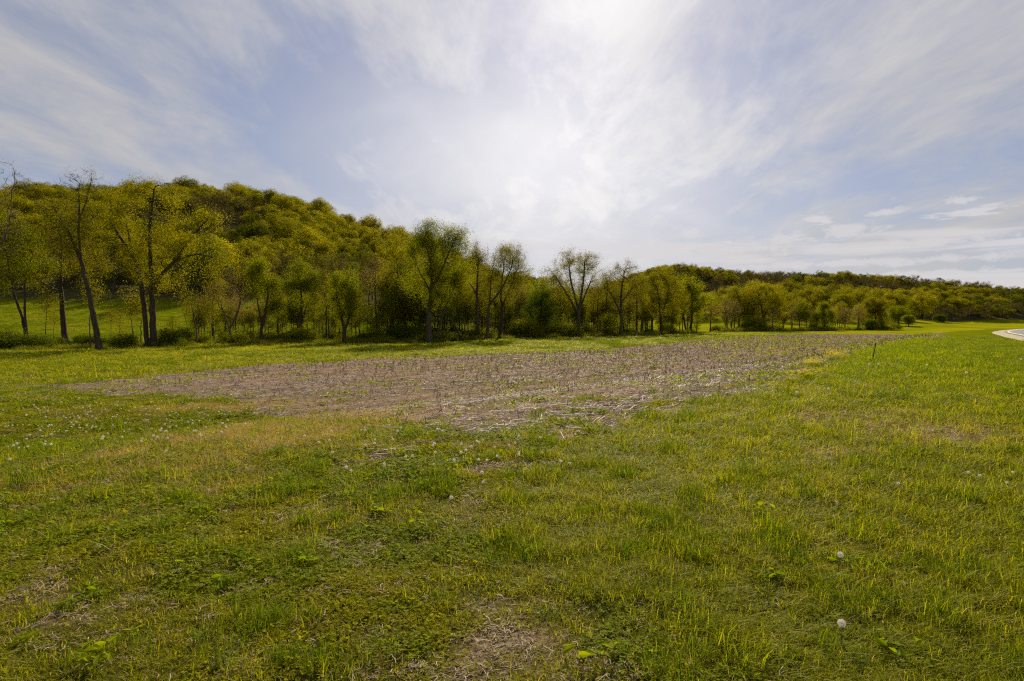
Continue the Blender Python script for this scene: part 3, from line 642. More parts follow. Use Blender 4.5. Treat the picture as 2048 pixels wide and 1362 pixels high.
T('bare_tree', 'brown bare tree close beside the bright green far tree', 1612, 174, [(0, 36, 16, 19)], [[(0, 0), (1, 18), (0, 36)]], leaf='leaf_bud', bark='twig', R=.2, nleaf=1200, size=.18, seed=44, n_attr=240, twig_n=4)
T('young_tree', 'bright green upright tree among brown trees at the far field corner', 1648, 170, [(-2, 42, 15, 16), (10, 26, 15, 16), (-12, 24, 12, 14)], [[(0, 0), (0, 20), (-1, 44)]], leaf='leaf_green', R=.28, nleaf=6500, size=.25, seed=45, n_attr=240)
T('bare_tree', 'brown twiggy tree right of the bright green far tree', 1690, 178, [(0, 32, 20, 18)], [[(0, 0), (0, 16), (0, 32)]], leaf='leaf_bud', bark='twig', R=.2, nleaf=1500, size=.18, seed=46, n_attr=280, twig_n=4)
T('bare_tree', 'brown twiggy tree between green far tree and tall olive tree', 1717, 182, [(0, 30, 16, 18)], [[(0, 0), (0, 15), (0, 30)]], leaf='leaf_bud', bark='twig', R=.2, nleaf=1200, size=.18, seed=47, n_attr=220, twig_n=4)
T('broad_tree', 'upright olive-gold tree closing the right end of the row', 1750, 184, [(0, 48, 25, 20), (-10, 32, 16, 16), (12, 30, 15, 18)], [[(0, 0), (0, 22), (-4, 48)], [(0, 20), (8, 44)]], leaf='leaf_olive', R=.34, nleaf=7000, size=.27, seed=48, n_attr=320)
T('willow', 'pale green willow-like tree standing alone beyond the field end', 1797, 235, [(0, 26, 20, 11), (-10, 16, 11, 9), (12, 18, 12, 9)], [[(0, 0), (-1, 12), (0, 26)]], leaf='leaf_green', R=.34, nleaf=5000, size=.33, seed=49, n_attr=220)
T('round_tree', 'small round pale tree just right of the lone willow-like tree', 1817, 225, [(0, 14, 11, 8)], [[(0, 0), (0, 8), (-3, 14)], [(0, 6), (4, 14)]], leaf='leaf_green', R=.22, nleaf=2600, size=.3, seed=50, n_attr=120)

def copy_tree(src, x, y, s, rz, label=None, group=None, wob=False):
    c = src.copy(); col.objects.link(c); c.location = (x, y, hgt(x, y)); c.scale = (s, s, s * random.uniform(.9, 1.1)); c.rotation_euler = (0, 0, rz)
    if wob: c.scale = (s * random.uniform(.6, 1.7), s * random.uniform(.6, 1.5), s * random.uniform(.5, 1.35))
    if label: c['label'] = label
    if group: c['group'] = group
    for ch in list(src.children):
        d = ch.copy(); col.objects.link(d); d.parent = c
    return c
random.seed(7)
# --- filler: younger trees behind the row, each a copy of one of a few kinds
proto = []
for i, (lf, bk, nl, cr, st) in enumerate([
        ('leaf_green', 'bark', 3600, [(0, 100, 34, 45), (-14, 70, 25, 30), (15, 66, 25, 30)], [[(0, 0), (-3, 50), (0, 100)]]),
        ('leaf_olive', 'bark', 3000, [(0, 110, 32, 40), (14, 74, 25, 30), (-12, 70, 22, 25)], [[(0, 0), (3, 60), (2, 110)], [(1, 40), (-12, 80)]]),
        ('leaf_yellow', 'bark', 3500, [(-6, 95, 36, 40), (18, 78, 28, 32)], [[(0, 0), (-4, 50), (-6, 95)], [(0, 40), (16, 78)]]),
        ('leaf_bud', 'twig', 1300, [(0, 95, 28, 40), (10, 66, 22, 25)], [[(0, 0), (2, 45), (0, 95)]]),
        ('leaf_shrub', 'bark', 1500, [(0, 70, 36, 40), (10, 40, 36, 30), (-14, 40, 30, 30)], [[(0, 0), (0, 40), (0, 70)]])]):
    proto.append((lf, cr, st, nl, bk))
FILL_LABEL = {'leaf_green': 'green young tree in the thicket behind the tree row', 'leaf_olive': 'olive slender tree in the thicket behind the tree row', 'leaf_yellow': 'yellow-green tree in the thicket behind the tree row',
              'leaf_bud': 'bare brown tree in the thicket behind the tree row', 'leaf_shrub': 'low dense leafy tree in the thicket behind the tree row'}
fills = []
for px in np.arange(395, 1780, 13):
    row_y = np.interp(px, [0, 300, 450, 690, 860, 960, 1080, 1240, 1375, 1460, 1650, 1780], [60, 68, 75, 78, 82, 92, 104, 114, 136, 156, 174, 190])
    for _ in range(2):
        fills.append((px + random.uniform(-14, 14), row_y + random.uniform(3, 16)))
made = {}
for i, (px, Y) in enumerate(fills):
    if 1395 < px < 1440: continue
    k = random.choices(range(5), [2, 3, 1, 5, 2] if px < 800 else [4, 3, 4, 2, 2] if px < 1400 else [2, 2, 2, 4, 2])[0]; lf, cr, st, nl, bk = proto[k]
    x, y = at(px, Y); lab = FILL_LABEL[lf]; grp = 'trees in the thicket: ' + lf.split('_')[1]
    tall = random.uniform(.6, 1.12) * (1.0 if px > 760 else .56) * (0.8 if px > 1400 else 1.0)
    key = (k, i % 2)
    if key not in made:
        made[key] = make_tree('thicket_tree', lab, x, y, 0.078, cr, st, leaf=lf, bark=bk, R=.15, nleaf=nl, size=.19, n_attr=230, seed=100 + k * 7 + i % 2, group=grp)
        made[key].scale = (tall,) * 3
    else: copy_tree(made[key], x, y, tall, random.uniform(0, 6.28), lab, grp)
for px in np.arange(430, 1400, 15):
    Y = np.interp(px, [0, 300, 450, 690, 860, 960, 1080, 1240, 1375, 1460], [60, 68, 75, 78, 82, 92, 104, 114, 136, 156]) + random.uniform(1, 10)
    if px < 560 and random.random() < .55: continue
    src_ = made.get((4, 0)) or made[(4, 1)]; q = random.random()
    if q < .25: continue
    if q < .6: src_ = made.get((0, 0)) or made[(0, 1)]
    lab = 'low leafy thicket tree filling the %s part of the tree row' % ('left' if px < 700 else 'middle' if px < 1050 else 'right')
    copy_tree(src_, *at(px + random.uniform(-8, 8), Y), random.uniform(.32, .62), random.uniform(0, 6.28), lab, 'low thicket trees, ' + lab.split('the ')[1].split(' ')[0])
# --- saplings in the open pasture edge at the left
sap = None
for i, (px, Y, s) in enumerate([(92, 64, 1.0), (107, 66, .7), (180, 60, 1.1), (222, 66, .6), (238, 68, .7), (268, 66, 1.2), (281, 67, 1.0), (345, 69, .6), (372, 72, .8), (408, 72, 1.0), (418, 70, .7), (560, 78, 1.0), (575, 80, .8), (630, 82, 1.0), (720, 82, 1.1), (738, 84, .9)]):
    x, y = at(px, Y); lab = 'thin nearly bare sapling stem along the pasture edge under the trees'; g = 'saplings along the pasture edge'
    if i % 4 == 0:
        sap = make_tree('sapling', lab, x, y, 0.058, [(random.uniform(-12, 12), 92, 20, 30), (4, 62, 15, 16)], [[(0, 0), (random.uniform(-5, 5), 40), (random.uniform(-10, 10), 88)]], leaf='leaf_olive', bark='twig', R=.07, nleaf=450, n_attr=70, seed=140 + i, group=g); sap.scale = (s,) * 3
    else: copy_tree(sap, x, y, s, random.uniform(0, 6.28), lab, g)

# --- shrubs along the foot of the row
def make_shrub(name, label, x, y, w, h, leaf, nleaf, seed, group=None, size=.14):
    return make_tree(name, label, x, y, 1.0, [(0, h * .55, w * .5, h * .45), (-w * .25, h * .4, w * .3, h * .38), (w * .28, h * .38, w * .28, h * .36)],
                     [[(0, 0), (0, h * .3)], [(-.1, 0), (-w * .2, h * .35)], [(.1, 0), (w * .2, h * .3)]], leaf=leaf, bark='twig', R=.045, nleaf=nleaf, size=size, n_attr=120, seed=seed, group=group, cat='shrub', D=.22, kill=.35, sparse=.15, twig_l=.3)
shr = [make_shrub('shrub', 'leafy green shrub in the undergrowth at the foot of the tree row', *at(248, 61), 2.4, 1.5, 'leaf_dark', 2600, 201, 'undergrowth shrubs'),
       make_shrub('shrub', 'leafy green shrub in the undergrowth at the foot of the tree row', *at(335, 66), 2.6, 1.9, 'leaf_dark', 2800, 202, 'undergrowth shrubs'),
       make_shrub('shrub', 'leafy green shrub in the undergrowth at the foot of the tree row', *at(610, 74), 3.2, 1.5, 'leaf_shrub', 2600, 203, 'undergrowth shrubs'),
       make_shrub('shrub', 'leafy green shrub in the undergrowth at the foot of the tree row', *at(470, 71), 2.8, 1.2, 'leaf_shrub', 2600, 204, 'undergrowth shrubs')]
make_shrub('shrub', 'large dark shrub low at the left edge beneath the trees', *at(8, 58), 4.2, 1.9, 'leaf_dark', 3600, 205)
make_shrub('shrub', 'dark shrub beside the twin leaning stems', *at(75, 59), 2.8, 1.3, 'leaf_dark', 2600, 206)
make_shrub('shrub', 'rounded bright bush right of the tall airy trees', *at(1045, 98), 4.6, 3.0, 'leaf_shrub', 4500, 207)
make_shrub('shrub', 'upright light green bush between the two free-standing airy trees', *at(1218, 110), 4.4, 4.4, 'leaf_green', 5500, 208)
make_shrub('shrub', 'dark round bush alone on the far pasture', *at(1879, 262), 5.0, 3.6, 'leaf_dark', 3000, 209, size=.3)
make_shrub('shrub', 'dark bush at the foot of the far olive-gold tree', *at(1748, 176), 5.5, 3.2, 'leaf_dark', 3000, 210, size=.25)
make_shrub('shrub', 'bright green bush under the domed golden tree', *at(1508, 156), 6.0, 4.4, 'leaf_shrub', 4500, 211, size=.22)
px = -30.0
while px < 1790:
    px += random.choice([9, 14, 20, 34])
    Y = np.interp(px, [0, 300, 450, 690, 860, 960, 1080, 1240, 1375, 1460, 1650, 1780], [57, 66, 71, 75, 78, 89, 100, 112, 132, 152, 170, 184]) + random.uniform(-1, 7)
    if 1395 < px < 1440 and random.random() < .7: continue
    dark = px < 320 or random.random() < .3
    where = 'left' if px < 500 else 'middle' if px < 1000 else 'right' if px < 1400 else 'far right'
    copy_tree(random.choice(shr[:2] if dark else shr[2:]), *at(px, Y), random.uniform(.3, 1.0) ** 1.3 * (.75 if px < 330 else 1.1 if px < 760 else 1.6), random.uniform(0, 6.28),
              ('dark' if dark else 'leafy light') + ' green shrub in the undergrowth under the %s part of the tree row' % where, ('dark' if dark else 'light') + ' undergrowth shrubs, ' + where, True)

# ------------------------------------------------------------------ the woods on the hills
def hill_tree_mesh(seed, leaf, bark, hgt_=11.0, wid=5.0, nleaf=7500, size=.20, n_attr=170):
    rng = np.random.default_rng(seed)
    env = [(0, 0, hgt_ * .60, wid * .8, wid * .8, hgt_ * .36)]
    for _ in range(15):
        a = rng.random() * 6.28; q = rng.uniform(.15, .85); k = rng.uniform(.17, .38)
        env.append((math.cos(a) * wid * q, math.sin(a) * wid * q, hgt_ * rng.uniform(.34, .98 - .38 * q), wid * k, wid * k * rng.uniform(.8, 1.2), hgt_ * k * rng.uniform(.30, .50)))
    nodes, par, r, depth = grow_tree(rng, env, [[(0, 0, -.5), (rng.normal() * .2, 0, hgt_ * .25), (rng.normal() * .4, rng.normal() * .4, hgt_ * .5)]], D=.8, n_attr=n_attr, kill=1.2, R=.22, tip=.03, iters=30)
    mb = MB(); limb_mesh(nodes, par, r, mb, 0)
    tips = nodes[(depth <= 2) & (par >= 0)]
    ends = twigs(mb, rng, np.repeat(tips, 2, 0), .65, .018, 0)
    src = np.concatenate([tips, ends]); cl = vn(src[:, 0] + src[:, 1], src[:, 2], 2.2, seed, 2); w = np.clip(cl - .25, 0.01, 1); w /= w.sum()
    C = src[rng.choice(len(src), nleaf, p=w)] + rng.normal(size=(nleaf, 3)) * .42
    if leaf != 'hill_brown': k = int(nleaf * .66); C[:k] = shell_points(rng, env[1:], k, .17)
    leaves(mb, rng, C, size * (1.0 if leaf == 'hill_brown' else 1.4), 1, env=env, loose=.5)
    return mb.mesh('hillside_tree', [M[bark], M[leaf]])
HM = [('yellow', hill_tree_mesh(301, 'hill_yellow', 'bark')), ('yellow', hill_tree_mesh(302, 'hill_yellow', 'bark', 12, 5.8, 9000)), ('yellow', hill_tree_mesh(303, 'hill_yellow', 'bark', 10, 5.2, 8000)),
      ('green', hill_tree_mesh(304, 'hill_green', 'bark')), ('green', hill_tree_mesh(305, 'hill_green', 'bark', 12.5, 4.8, 8200)),
      ('brown', hill_tree_mesh(306, 'hill_brown', 'bark_grey', 11, 4.6, 2400, .22, 190)), ('brown', hill_tree_mesh(307, 'hill_brown', 'bark_grey', 12, 4.8, 1900, .22, 210))]
HILL_LABEL = {'yellow': 'yellow-green spring tree in the wood on the left hillside', 'green': 'deeper green tree in the wood on the left hillside', 'brown': 'still half bare brownish tree in the wood on the left hillside'}
rng = np.random.default_rng(5)
def wood_points(x0, x1, y0, y1, sp, test):
    gx, gy = np.meshgrid(np.arange(x0, x1, sp), np.arange(y0, y1, sp))
    x = gx.ravel() + rng.uniform(-.42, .42, gx.size) * sp; y = gy.ravel() + rng.uniform(-.42, .42, gx.size) * sp
    k = test(x, y); return x[k], y[k]
def pick_kind(x, y, low):
    n = vn(x, y, 38, 77, 2) + rng.normal() * .09 - low * .30
    if n > .41: return int(rng.integers(0, 3))
    if n > .31: return int(rng.integers(3, 5))
    return int(rng.integers(5, 7))
def scatter(name, label, cat, pts, rot, scl, idx, variants, kind='stuff'):
    """one object that sets out many small plants or scraps with geometry nodes"""
    me = mesh_from(name, pts, [])
    a = me.attributes.new('rot', 'FLOAT_VECTOR', 'POINT'); a.data.foreach_set('vector', np.asarray(rot, np.float32).ravel())
    a = me.attributes.new('scl', 'FLOAT_VECTOR', 'POINT'); a.data.foreach_set('vector', np.asarray(scl, np.float32).ravel())
    a = me.attributes.new('idx', 'INT', 'POINT'); a.data.foreach_set('value', np.asarray(idx, np.int32))
    c = bpy.data.collections.new(name + '_kinds')
    for i, v in enumerate(variants): c.objects.link(bpy.data.objects.new('%s_kind_%02d' % (name, i), v))
    g = bpy.data.node_groups.new(name, 'GeometryNodeTree')
    g.interface.new_socket('Geometry', in_out='INPUT', socket_type='NodeSocketGeometry'); g.interface.new_socket('Geometry', in_out='OUTPUT', socket_type='NodeSocketGeometry')
    N = g.nodes; gi = N.new('NodeGroupInput'); go = N.new('NodeGroupOutput'); ci = N.new('GeometryNodeCollectionInfo'); ip = N.new('GeometryNodeInstanceOnPoints')
    ci.inputs[0].default_value = c; ci.inputs[1].default_value = True; ci.inputs[2].default_value = True
    def na(nm, dt):
        n = N.new('GeometryNodeInputNamedAttribute'); n.data_type = dt; n.inputs[0].default_value = nm; return n.outputs[0]
    L = g.links; L.new(gi.outputs[0], ip.inputs['Points']); L.new(ci.outputs[0], ip.inputs['Instance']); ip.inputs['Pick Instance'].default_value = True
    L.new(na('idx', 'INT'), ip.inputs['Instance Index']); L.new(na('scl', 'FLOAT_VECTOR'), ip.inputs['Scale'])
    er = N.new('FunctionNodeEulerToRotation'); L.new(na('rot', 'FLOAT_VECTOR'), er.inputs[0]); L.new(er.outputs[0], ip.inputs['Rotation'])
    L.new(ip.outputs[0], go.inputs[0])
    o = obj(name, me); o.modifiers.new('set_out', 'NODES').node_group = g
    tag(o, label, cat, kind=kind); return o
def build_woods():
    def t1(x, y):
        k1 = np.interp(x, R1x, R1z) * sst(y, 121, 135); return (k1 > 1.5) & (np.abs(x / y) < 1.02) & (y > 123 + 6 * vn(x, y, 20, 3))
    x, y = wood_points(-345, 60, 118, 335, 8.0, t1)
    d = np.hypot(x, y); o_ = np.argsort(d); z = hgt(x, y)
    # those lower behind the ridge line do not show: the largest in view come first
    first = o_[:300]; rest = o_[300:]; src = {}
    for i in first:
        k = pick_kind(x[i], y[i], 1 - min(1, max(0, (z[i] - 4) / 18))); kd, me = HM[k]
        c = src.get(k)
        if c is None: c = src[k] = obj('hillside_tree', me); n = c
        else: n = c.copy(); col.objects.link(n)
        s = rng.uniform(.72, 1.3); n.location = (x[i], y[i], z[i] - .2); n.rotation_euler = (0, 0, rng.uniform(0, 6.28)); n.scale = (s, s, s * rng.uniform(.8, 1.05))
        part_ = 'foot' if z[i] < 14 else 'lower slope' if z[i] < 26 else 'upper slope'
        tag(n, HILL_LABEL[kd].replace('on the', 'on the %s of the' % part_).replace('hillside', 'hill'), 'tree', '%s trees on the %s of the left hill' % (kd, part_))
    def arr(x, y, lo=0.8, hi=1.2, low=None):
        n = len(x); s = rng.uniform(lo, hi, n); zz = hgt(x, y)
        idx = [pick_kind(a, b, 0 if low is None else low) for a, b in zip(x, y)]
        return np.stack([x, y, zz - .2], 1), np.stack([np.zeros(n), np.zeros(n), rng.uniform(0, 6.28, n)], 1), np.stack([s, s, s * rng.uniform(.78, 1.0, n)], 1), idx
    V = [m for _, m in HM]
    scatter('hilltop_wood', 'unbroken wood over the upper part and crest of the left hill', 'wood', *arr(x[rest], y[rest], .8, 1.3, -.3), V)
    def t2(x, y):
        k2 = np.interp(x, R2x, R2z); return (k2 > 2) & (x / y < 1.02) & (y > 398 + 10 * vn(x, y, 30, 4))
    x2, y2 = wood_points(30, 680, 396, 640, 7.8, t2)
    scatter('far_wood', 'dense olive wood covering the long far hill on the right', 'wood', *arr(x2, y2, .75, 1.25, .48), V)
    # spur between: single trees
    xs, ys = wood_points(70, 225, 250, 385, 10.5, lambda x, y: (((x - 150) / 72) ** 2 + ((y - 322) / 66) ** 2 < 1))
    for i in range(len(xs)):
        k = pick_kind(xs[i], ys[i], -.2); kd, me = HM[k]
        n = obj('spur_tree', me); s = rng.uniform(.9, 1.25); n.location = (xs[i], ys[i], hgt(xs[i], ys[i]) - .2); n.rotation_euler = (0, 0, rng.uniform(0, 6.28)); n.scale = (s, s, s)
        side = 'left' if xs[i] < 125 else 'crest' if xs[i] < 175 else 'right'
        tag(n, {'yellow': 'golden-green', 'green': 'dark green', 'brown': 'brownish'}[kd] + ' tree on the %s of the low wooded spur before the far hill' % (side if side == 'crest' else side + ' flank'), 'tree', '%s trees on the wooded spur, %s' % (kd, side))
build_woods()

# ------------------------------------------------------------------ ground cover
def blade_mesh(name, seed, n, h0, h1, w, radius, lean, mat, folds=3):
    rng = np.random.default_rng(seed); mb = MB()
    for _ in range(n):
        a = rng.random() * 6.28; rr = radius * math.sqrt(rng.random()); b = rng.random() * 6.28
        p = np.array([math.cos(a) * rr, math.sin(a) * rr, -.01]); dv = np.array([math.cos(b), math.sin(b), 0]); sd = np.array([-dv[1], dv[0], 0])
        Hh = rng.uniform(h0, h1); ln = lean * rng.uniform(.2, 1.3); wd = w * rng.uniform(.6, 1.3)
        V = []
        for i in range(folds):
            t = i / folds; c = p + dv * Hh * ln * t * t + np.array([0, 0, Hh * (t - .35 * ln * t * t)]); ww = wd * (1 - .55 * t)
            V += [c - sd * ww / 2, c + sd * ww / 2]
        V.append(p + dv * Hh * ln + np.array([0, 0, Hh * (1 - .35 * ln)]))
        q = [[2 * i, 2 * i + 1, 2 * i + 3, 2 * i + 2] for i in range(folds - 1)]
        v0 = mb.n; mb.v.append(np.array(V)); mb.n += len(V)
        mb.f.setdefault((0, 4), []).append(np.array(q) + v0); mb.f.setdefault((0, 3), []).append(np.array([[2 * folds - 2, 2 * folds - 1, 2 * folds]]) + v0)
    return mb.mesh(name, [M[mat]], True)
def clover_mesh(name, seed, n, radius, h, size, mat, tri=True):
    rng = np.random.default_rng(seed); mb = MB()
    for _ in range(n):
        a = rng.random() * 6.28; rr = radius * math.sqrt(rng.random()); c = np.array([math.cos(a) * rr, math.sin(a) * rr, h * rng.uniform(.35, 1)])
        nrm = unit(rng.normal(size=3) * .38 + np.array([0, 0, 1])); b0 = rng.random() * 6.28
        for j in range(3 if tri else 1):
            b = b0 + j * 2.09; ax = unit(np.array([math.cos(b), math.sin(b), 0]) - nrm * (math.cos(b) * nrm[0] + math.sin(b) * nrm[1])); sd = np.cross(nrm, ax); s = size * rng.uniform(.7, 1.25)
            if not tri: s *= 1.9
            wd = .42 if tri else .26
            mb.add([c, c + ax * s * .55 + sd * s * wd + nrm * s * .10, c + ax * s * .95 + sd * s * wd * .55, c + ax * s, c + ax * s * .95 - sd * s * wd * .55, c + ax * s * .55 - sd * s * wd + nrm * s * .10], [[0, 1, 2, 3], [0, 3, 4, 5]])
        st = np.array([c[0] * .7, c[1] * .7, -.01]); mb.add([st + [.001, 0, 0], st - [.001, 0, 0], c], [[0, 1, 2]])
    return mb.mesh(name, [M[mat]])
def litter_mesh(name, seed, n, radius, l0, l1, w, mat):
    rng = np.random.default_rng(seed); mb = MB()
    for _ in range(n):
        a = rng.random() * 6.28; rr = radius * math.sqrt(rng.random()); c = np.array([math.cos(a) * rr, math.sin(a) * rr, rng.uniform(.002, .02)])
        b = rng.random() * 6.28; L = rng.uniform(l0, l1); wd = w * rng.uniform(.5, 1.5); ax = unit(np.array([math.cos(b), math.sin(b), rng.normal() * .15])); sd = unit(np.cross(ax, [0, 0, 1]) + rng.normal(size=3) * .3); up = np.cross(sd, ax)
        bend = rng.normal() * .1 * L
        mb.add([c - ax * L / 2 - sd * wd, c - ax * L / 2 + sd * wd, c + sd * (wd + bend) + up * wd, c + sd * (bend - wd) + up * wd, c + ax * L / 2 + sd * wd * .6, c + ax * L / 2 - sd * wd * .6], [[0, 1, 2, 3], [3, 2, 4, 5]])
    return mb.mesh(name, [M[mat]])
def sample(dens, dmin, dmax, n_try, amax=math.radians(56)):
    """random ground spots whose number per square metre follows DENS(distance)"""
    k = 60; edges = np.geomspace(dmin, dmax, k + 1); X = []; Y = []
    for a, b in zip(edges[:-1], edges[1:]):
        n = rng.poisson(dens((a + b) / 2) * amax * (b * b - a * a))
        r = np.sqrt(rng.uniform(a * a, b * b, n)); t = rng.uniform(-amax, amax, n); X.append(r * np.sin(t)); Y.append(r * np.cos(t))
    return np.concatenate(X), np.concatenate(Y)
def put(x, y, s, tilt=.12, hs=None):
    n = len(x); rot = np.stack([rng.normal(0, tilt, n), rng.normal(0, tilt, n), rng.uniform(0, 6.28, n)], 1)
    return np.stack([x, y, hgt(x, y)], 1), rot, np.stack([s, s, s if hs is None else s * hs], 1)

def build_cover():
    GL = [blade_mesh('grass_tuft', 400 + i, 32, .035, .14, .0047, .08, .95, 'grass') for i in range(5)]
    GS = [blade_mesh('grass_tuft', 410 + i, 26, .018, .07, .0047, .085, 1.05, 'grass_short') for i in range(4)]
    GD = [blade_mesh('grass_tuft', 420 + i, 24, .05, .13, .0046, .07, .8, 'grass_dark') for i in range(2)]
    GB = [blade_mesh('grass_tuft', 460 + i, 34, .04, .13, .0040, .08, .9, 'grass_bank') for i in range(3)]
    GR = [blade_mesh('grass_tuft', 425 + i, 14, .03, .12, .0030, .08, 1.1, 'dry_grass') for i in range(2)]
    CL = [clover_mesh('clover', 430 + i, 15, .09, .055, .016, 'clover') for i in range(3)] + [clover_mesh('clover', 436, 9, .08, .05, .022, 'clover', False)]
    YL = [clover_mesh('clover', 440 + i, 16, .09, .035, .012, 'yellow_leafy') for i in range(2)]
    LI = [litter_mesh('straw_litter', 450 + i, 30, .11, .015, .07, .0017, 'straw') for i in range(3)]
    dens = lambda d: min(430.0, 430.0 * (4.6 / d) ** 1.7)
    x, y = sample(dens, 1.3, 75, 0)
    u = road_u(x, y); f, lush, bare, straw, tan = zones(x, y); d = np.hypot(x, y)
    weedy_edge = f & ~field_inner(x, y) & (rng.random(len(x)) < np.clip(vn(x, y, .7, 58, 2) * 2.4 - .75, .03, .75) * np.where(x < -7, .35, 1)) & (d < 40)
    ok = (u > 0.25) & (~f | weedy_edge) & (rng.random(len(x)) > bare * .93) & (rng.random(len(x)) > straw * .55) & (rng.random(len(x)) > tan * .75) & (y < 56)
    x, y, u, lush, d, straw = x[ok], y[ok], u[ok], lush[ok], d[ok], straw[ok]
    s0 = np.clip((d / 4.6) ** .62, .9, 5.0) * rng.uniform(.7, 1.3, len(x))
    clump = vn(x, y, .40, 51, 2); cm = vn(x, y, 1.0, 52, 3); ym = vn(x, y, 1.1, 53, 2)
    V = GL + GS + GD + GR + GB + CL + YL      # 5,4,2,2,3,4,2
    n = len(x); rr = rng.random(n); idx = np.zeros(n, int); hs = np.ones(n)
    i_lush = rng.integers(0, 5, n); i_short = rng.integers(5, 9, n); i_dark = rng.integers(9, 11, n); i_dry = rng.integers(11, 13, n); i_bank = rng.integers(13, 16, n); i_cl = rng.integers(16, 20, n); i_yl = rng.integers(20, 22, n)
    idx = np.where(lush, np.where(rr < .80, i_lush, np.where(rr < .88, i_short, np.where(rr < .93, i_dry, i_yl))), 0)
    idx = np.where(lush & (clump > .66) & (rr < .5), i_dark, idx)
    w_cl = (cm > .52)
    weedy = np.where(w_cl & (rr < .52), i_cl, np.where((ym > .52) & (rr < .75), i_yl, np.where(rr < .86, i_short, np.where(rr < .93, i_lush, i_dry))))
    weedy = np.where((clump > .70) & (rr < .45), i_dark, weedy)
    idx = np.where(lush, idx, weedy)
    bk = sst(x * .8 + y * .25, 7, 17) * .85 * (u < 14)
    idx = np.where(lush & (rng.random(n) < bk), i_bank, idx)
    idx = np.where((straw > .3) & (rr < .5), i_dry, idx)
    hs = np.where(lush, .50 + 1.1 * clump ** 2, .38 + 1.3 * clump ** 2) * np.where(d > 9, np.clip((9 / d) ** .45, .35, 1), 1)
    hs = hs * np.where(d > 20, np.clip(u / 7, .22, 1), 1); kk = (u > 0.6)
    P, R, S = put(x, y, s0, .1, hs); P, R, S, idx = P[kk], R[kk], S[kk], idx[kk]
    isc = (idx >= 16)
    scatter('grass', 'mixed spring grass of the verge and near meadow', 'grass', P[~isc], R[~isc], S[~isc], idx[~isc], V[:16])
    scatter('clover', 'low clover and small broad leaves among the near grass', 'clover', P[isc], R[isc], S[isc], idx[isc] - 16, V[16:])
    # taller tufts and broad-leaved weeds stand out of the sward
    TT = [blade_mesh('grass_tuft', 480 + i, 46, .06, .20, .0048, .10, .9, m_) for i, m_ in enumerate(['grass', 'grass_dark', 'grass_bank', 'grass'])]
    BW = [clover_mesh('broad_weed', 485 + i, 18, .085, .07, .025, m_, False) for i, m_ in enumerate(['clover', 'clover', 'grass_dark'])]
    x, y = sample(lambda d: min(8.0, 8.0 * (6 / d) ** 1.2), 1.5, 45, 0); f, lush, bare, straw, tan = zones(x, y)
    k = (road_u(x, y) > 1.5) & ~f & (rng.random(len(x)) < np.clip(vn(x, y, 1.8, 57, 2) * 2.2 - .55, .08, 1)); x, y, lush = x[k], y[k], lush[k]
    d = np.hypot(x, y); idx = np.where(rng.random(len(x)) < np.where(lush, .72, .32), rng.integers(0, 4, len(x)), rng.integers(4, 7, len(x)))
    scatter('weed_tufts', 'taller tufts and broad leaved weeds scattered through the near meadow', 'weeds', *put(x, y, rng.uniform(.6, 1.4, len(x)) * np.clip((d / 8) ** .3, 1, 1.6), .12), idx, TT + BW)
    # dry litter on the bare patches and between the blades
    x, y = sample(lambda d: min(160, 160 * (4.5 / d) ** 1.7), 1.3, 40, 0); f, lush, bare, straw, tan = zones(x, y)
    k = ~f & (road_u(x, y) > 1) & (rng.random(len(x)) < np.maximum(np.maximum(bare * .75, straw * .8), np.where(lush, .06, .14))); x, y = x[k], y[k]
    s0 = np.clip((np.hypot(x, y) / 4.5) ** .55, .9, 3) * rng.uniform(.7, 1.3, len(x))
    scatter('straw_litter', 'pale dry straw scraps lying on bare soil patches', 'straw', *put(x, y, s0, .06), rng.integers(0, 3, len(x)), LI)
    # tan dead grass patches
    x, y = sample(lambda d: 130 if d < 9 else 90, 5, 22, 0); f, lush, bare, straw, tan = zones(x, y)
    k = rng.random(len(x)) < tan * 1.4; x, y = x[k], y[k]
    scatter('dead_grass', 'tan dead grass patch at the near end of the stubble', 'grass', *put(x, y, rng.uniform(1.1, 2.0, len(x)), .1), rng.integers(0, 2, len(x)), GR)
    # grass of the strip behind the field and of the pasture slope
    x = rng.uniform(-110, 70, 26000); y = rng.uniform(26, 135, 26000); f, lush, bare, straw, tan = zones(x, y)
    k = ~f & ~lush & (np.abs(x / y) < 1.0) & (road_u(x, y) > 9) & (rng.random(len(x)) < np.where(y > 72, .55, 1.0)); x, y = x[k], y[k]
    hs = .30 + .5 * vn(x, y, 3.0, 61)
    idx = np.where(vn(x, y, 4, 62) > .6, rng.integers(9, 11, len(x)), np.where(rng.random(len(x)) < .15, rng.integers(11, 13, len(x)), rng.integers(0, 5, len(x))))
    scatter('meadow_grass', 'low meadow grass behind the stubble and on the pasture slope', 'grass', *put(x, y, rng.uniform(3.5, 6.5, len(x)), .05, hs), idx, V[:13])
build_cover()
def build_tall_grass():
    V = [blade_mesh('tall_grass', 470 + i, 30, .25, .8, .016, .35, .6, 'tall_grass') for i in range(3)]
    px = rng.uniform(-60, 1790, 5200)
    Y = np.interp(px, [0, 300, 450, 690, 860, 960, 1080, 1240, 1375, 1460, 1650, 1780], [55, 63, 69, 73, 75, 86, 97, 108, 128, 148, 166, 182]) + rng.exponential(2.6, len(px)) - .5
    x = (px - W / 2) / F * Y; k = (vn(x, Y, 2.5, 91) > .42) & ((px < 1392) | (px > 1445)); x, Y = x[k], Y[k]
    scatter('tall_grass', 'rank tall grass and weeds along the foot of the tree row', 'grass', *put(x, Y, rng.uniform(.5, 1.3, len(x)) * np.clip(Y / 75, .8, 2), .1), rng.integers(0, 3, len(x)), V)
build_tall_grass()

